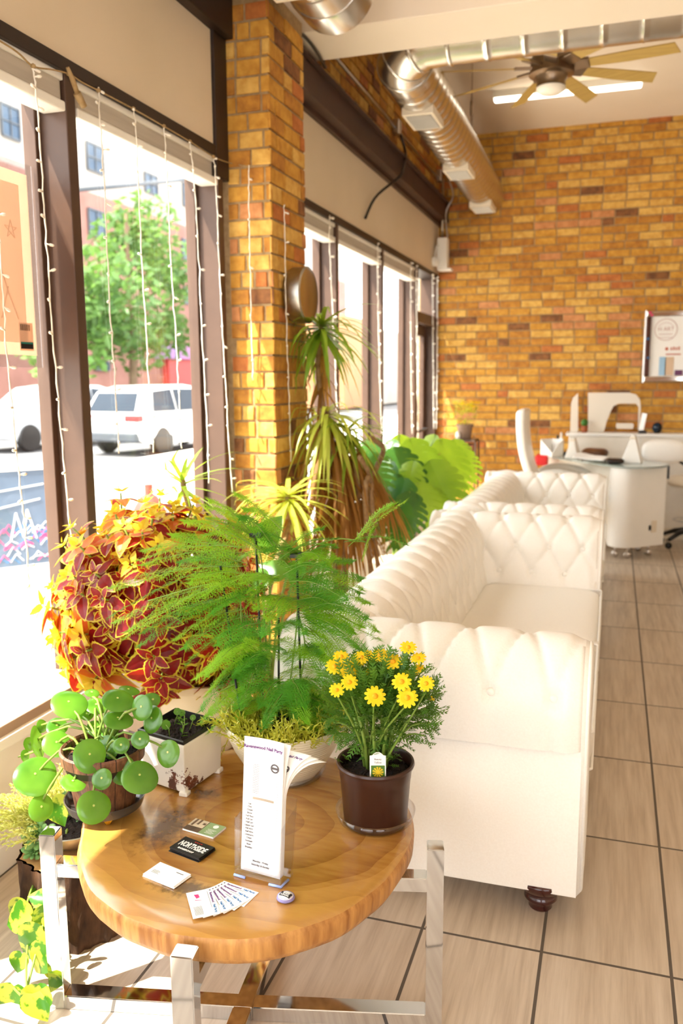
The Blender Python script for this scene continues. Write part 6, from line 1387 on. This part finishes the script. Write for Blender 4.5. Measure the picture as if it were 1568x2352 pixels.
# ---- monstera and the broad-leaved plant
def monstera(mb, c, tipd, n_, L, W=None, mi=0):
    tipd = V(*tipd).normalized(); n_ = V(*n_).normalized(); s_ = tipd.cross(n_).normalized(); n_ = s_.cross(tipd).normalized(); W = W or L*.8
    def P(u, x): return V(*c)+tipd*(L*u)+s_*x+n_*(-.28*L*u*u-.5*abs(x)*abs(x)/L+.12*abs(x))
    K = 7
    for sg in (-1, 1):
        for k in range(K):
            u0 = -.02+k/K*.92; u1 = u0+.92/K*.90; um = (u0+u1)/2; w_ = W/2*sin(pi*(.16+.80*(k+.5)/K))**.75*1.02
            r_ = .22*w_; dr = .10+.05*k/K
            vs = [P(u0, 0), P(u0+.92/K, 0), P(u0+.92/K, sg*r_), P(u0, sg*r_), P(u0+dr*.5+.01, sg*w_*.62), P(u1+dr*.5, sg*w_*.62), P(u0+dr+.03, sg*w_*.94), P(u1+dr, sg*w_*.90), P(um+dr*1.15+.01, sg*w_)]
            mb.add(vs, [(0, 1, 2, 3), (3, 2, 5, 4), (4, 5, 7, 6), (6, 7, 8)], mi)
    mb.add([P(.90, -.06*W), P(.90, .06*W), P(1.0, 0), P(.88, 0)], [(0, 3, 2), (3, 1, 2)], mi)
mp_ = V(-1.32, 5.35, 0)
t = thing('monstera', 'big monstera with split glossy leaves between the sofa back and the window', 'potted plant', mp_)
MB().lathe([(.0001, 0), (.14, 0), (.15, .02), (.185, .28), (.195, .30), (.18, .30), (.0001, .28)], mp_, 40).build('pot', M_['offw'], t, smooth=True, ang=40)
ML = [MB(), MB()]; MS = MB()
LV = [(980, 1040, 1010, 1130, 1, 5.5), (915, 1000, 935, 1060, 1, 5.8), (860, 1060, 905, 1140, 0, 5.0), (1050, 1030, 1090, 1080, 1, 6.1), (940, 1130, 945, 1215, 0, 4.85), (890, 1140, 870, 1215, 0, 4.75), (940, 1010, 990, 1110, 1, 5.3), (1010, 1010, 1060, 1090, 1, 5.6), (900, 1030, 950, 1120, 0, 5.2), (985, 1060, 1040, 1160, 1, 5.3), (870, 1010, 830, 1070, 0, 5.1), (900, 1060, 850, 1130, 0, 5.0), (930, 1100, 900, 1200, 0, 4.9), (960, 1110, 985, 1190, 1, 5.0), (1030, 1040, 1075, 1100, 1, 5.8), (880, 1090, 930, 1170, 0, 4.95), (845, 1040, 880, 1110, 0, 4.8), (920, 1150, 900, 1240, 0, 4.7), (1000, 1000, 960, 1050, 1, 5.7), (960, 1015, 905, 1050, 1, 5.5), (1020, 1090, 1050, 1150, 1, 5.4), (870, 1120, 850, 1190, 0, 4.7), (905, 1010, 880, 1050, 0, 5.4), (1040, 1010, 1075, 1050, 1, 6.0), (950, 1060, 930, 1130, 1, 5.1), (990, 1120, 1020, 1170, 1, 5.2)]
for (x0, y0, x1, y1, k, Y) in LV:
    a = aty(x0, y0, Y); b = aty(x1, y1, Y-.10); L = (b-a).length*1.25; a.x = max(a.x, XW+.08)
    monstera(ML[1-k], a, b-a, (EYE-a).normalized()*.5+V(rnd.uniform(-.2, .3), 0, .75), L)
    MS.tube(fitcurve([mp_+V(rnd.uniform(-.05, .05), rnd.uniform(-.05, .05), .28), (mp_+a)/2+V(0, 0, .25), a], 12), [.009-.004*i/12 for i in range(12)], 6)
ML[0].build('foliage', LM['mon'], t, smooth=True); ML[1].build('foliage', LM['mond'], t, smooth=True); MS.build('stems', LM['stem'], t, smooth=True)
MB().tube(fitcurve([V(-1.25, 4.55, .0), atx(838, 1150, -1.16), atx(862, 1080, -1.16), atx(880, 1030, -1.14), atx(850, 1005, -1.14)], 20), .014, 8).tube(fitcurve([V(-1.22, 4.6, .0), atx(855, 1180, -1.14), atx(852, 1100, -1.15), atx(826, 1050, -1.16)], 20), .012, 8).build('aerial_root', M_['trunkm'], t, smooth=True)
fp = V(-1.28, 3.0, 0)
t = thing('broad_leaf_plant', 'plant with broad bright green leaves behind the feathery fern', 'potted plant', fp)
MB().lathe([(.0001, 0), (.11, 0), (.14, .24), (.15, .26), (.14, .26), (.0001, .24)], fp, 36).build('pot', M_['twhite'], t, smooth=True, ang=40)
BL = MB(); BS = MB()
for (x0, y0, x1, y1, Y) in ((590, 1260, 630, 1205, 2.95), (660, 1320, 610, 1300, 2.9), (690, 1290, 670, 1330, 2.9), (620, 1330, 570, 1330, 2.85)):
    a = aty(x0, y0, Y); b = aty(x1, y1, Y); L = (b-a).length*1.35; ovate(BL, a, b-a, (EYE-a).normalized()+V(0, 0, .3), L, L*.72, curl=.12, fold=.12, n=12); BS.tube(fitcurve([fp+V(0, 0, .25), (fp+a)/2+V(0, 0, .2), a], 8), .006, 6)
BL.build('foliage', LM['pilea'], t, smooth=True); BS.build('stems', LM['stem'], t, smooth=True)
# ---- far plant stand with yellow flower pot
q = aty(1067, 1008, 8.2)
t = thing('plant_stand', 'dark metal plant stand in the far corner by the brick wall', 'plant stand', (q.x, 8.2, 0))
w_ = .12
MB().box((q.x-w_, 8.08, q.z-.025), (q.x+w_, 8.32, q.z), .004).build('shelf', M_['trim'], t)
MB().box((q.x-w_, 8.08, q.z-.28), (q.x+w_-.02, 8.32, q.z-.05), .004).build('box_shelf', mat('rust_wood', S(120, 62, 34), .7, col2=S(96, 48, 26), nscale=6), t)
for a in (-1, 1):
    for b in (-1, 1): MB().box((q.x+a*w_-.008, 8.2+b*.11-.008, 0), (q.x+a*w_+.008, 8.2+b*.11+.008, q.z-.02)).build('leg', M_['trim'], t)
t = thing('yellow_flower_pot', 'small pot of yellow flowers on the dark plant stand by the far brick wall', 'potted plant', (q.x, 8.2, q.z))
MB().lathe([(.0001, 0), (.06, 0), (.075, .12), (.085, .122), (.086, .145), (.075, .145), (.0001, .13)], (q.x, 8.2, q.z), 28).build('pot', mat('grey_brown_pot', S(134, 108, 88), .7, col2=S(116, 92, 74), nscale=9), t, smooth=True, ang=40)
mb = MB()
for k in range(260):
    d = V(rnd.gauss(0, 1), rnd.gauss(0, 1), rnd.gauss(0, .8)).normalized()*.11*rnd.random()**.4; lacy(mb, V(q.x, 8.2, q.z+.25)+d, d+V(0, 0, .03), .04)
mb.build('foliage', LM['sedumg'], t)
for k in range(16):
    d = V(rnd.uniform(-.12, .12), rnd.uniform(-.1, .1), rnd.uniform(.03, .10)); c = V(q.x, 8.2, q.z+.27)+d; mb = MB()
    for j in range(8): a = j*pi/4; mb.add([c, c+V(.03*cos(a-.3), .03*sin(a-.3), .01), c+V(.036*cos(a), .036*sin(a), .008), c+V(.03*cos(a+.3), .03*sin(a+.3), .01)], [(0, 1, 2, 3)])
    mb.build('flower', LM['petal'], t)
tag(MB().lathe([(0, 0), (.018, 0), (.022, .04), (.016, .07), (.0, .08)], (q.x-.055, 8.115, q.z), 14).build('figurine', M_['white'], smooth=True), 'small white figurine standing in front of the yellow flower pot on the plant stand', 'ornament')
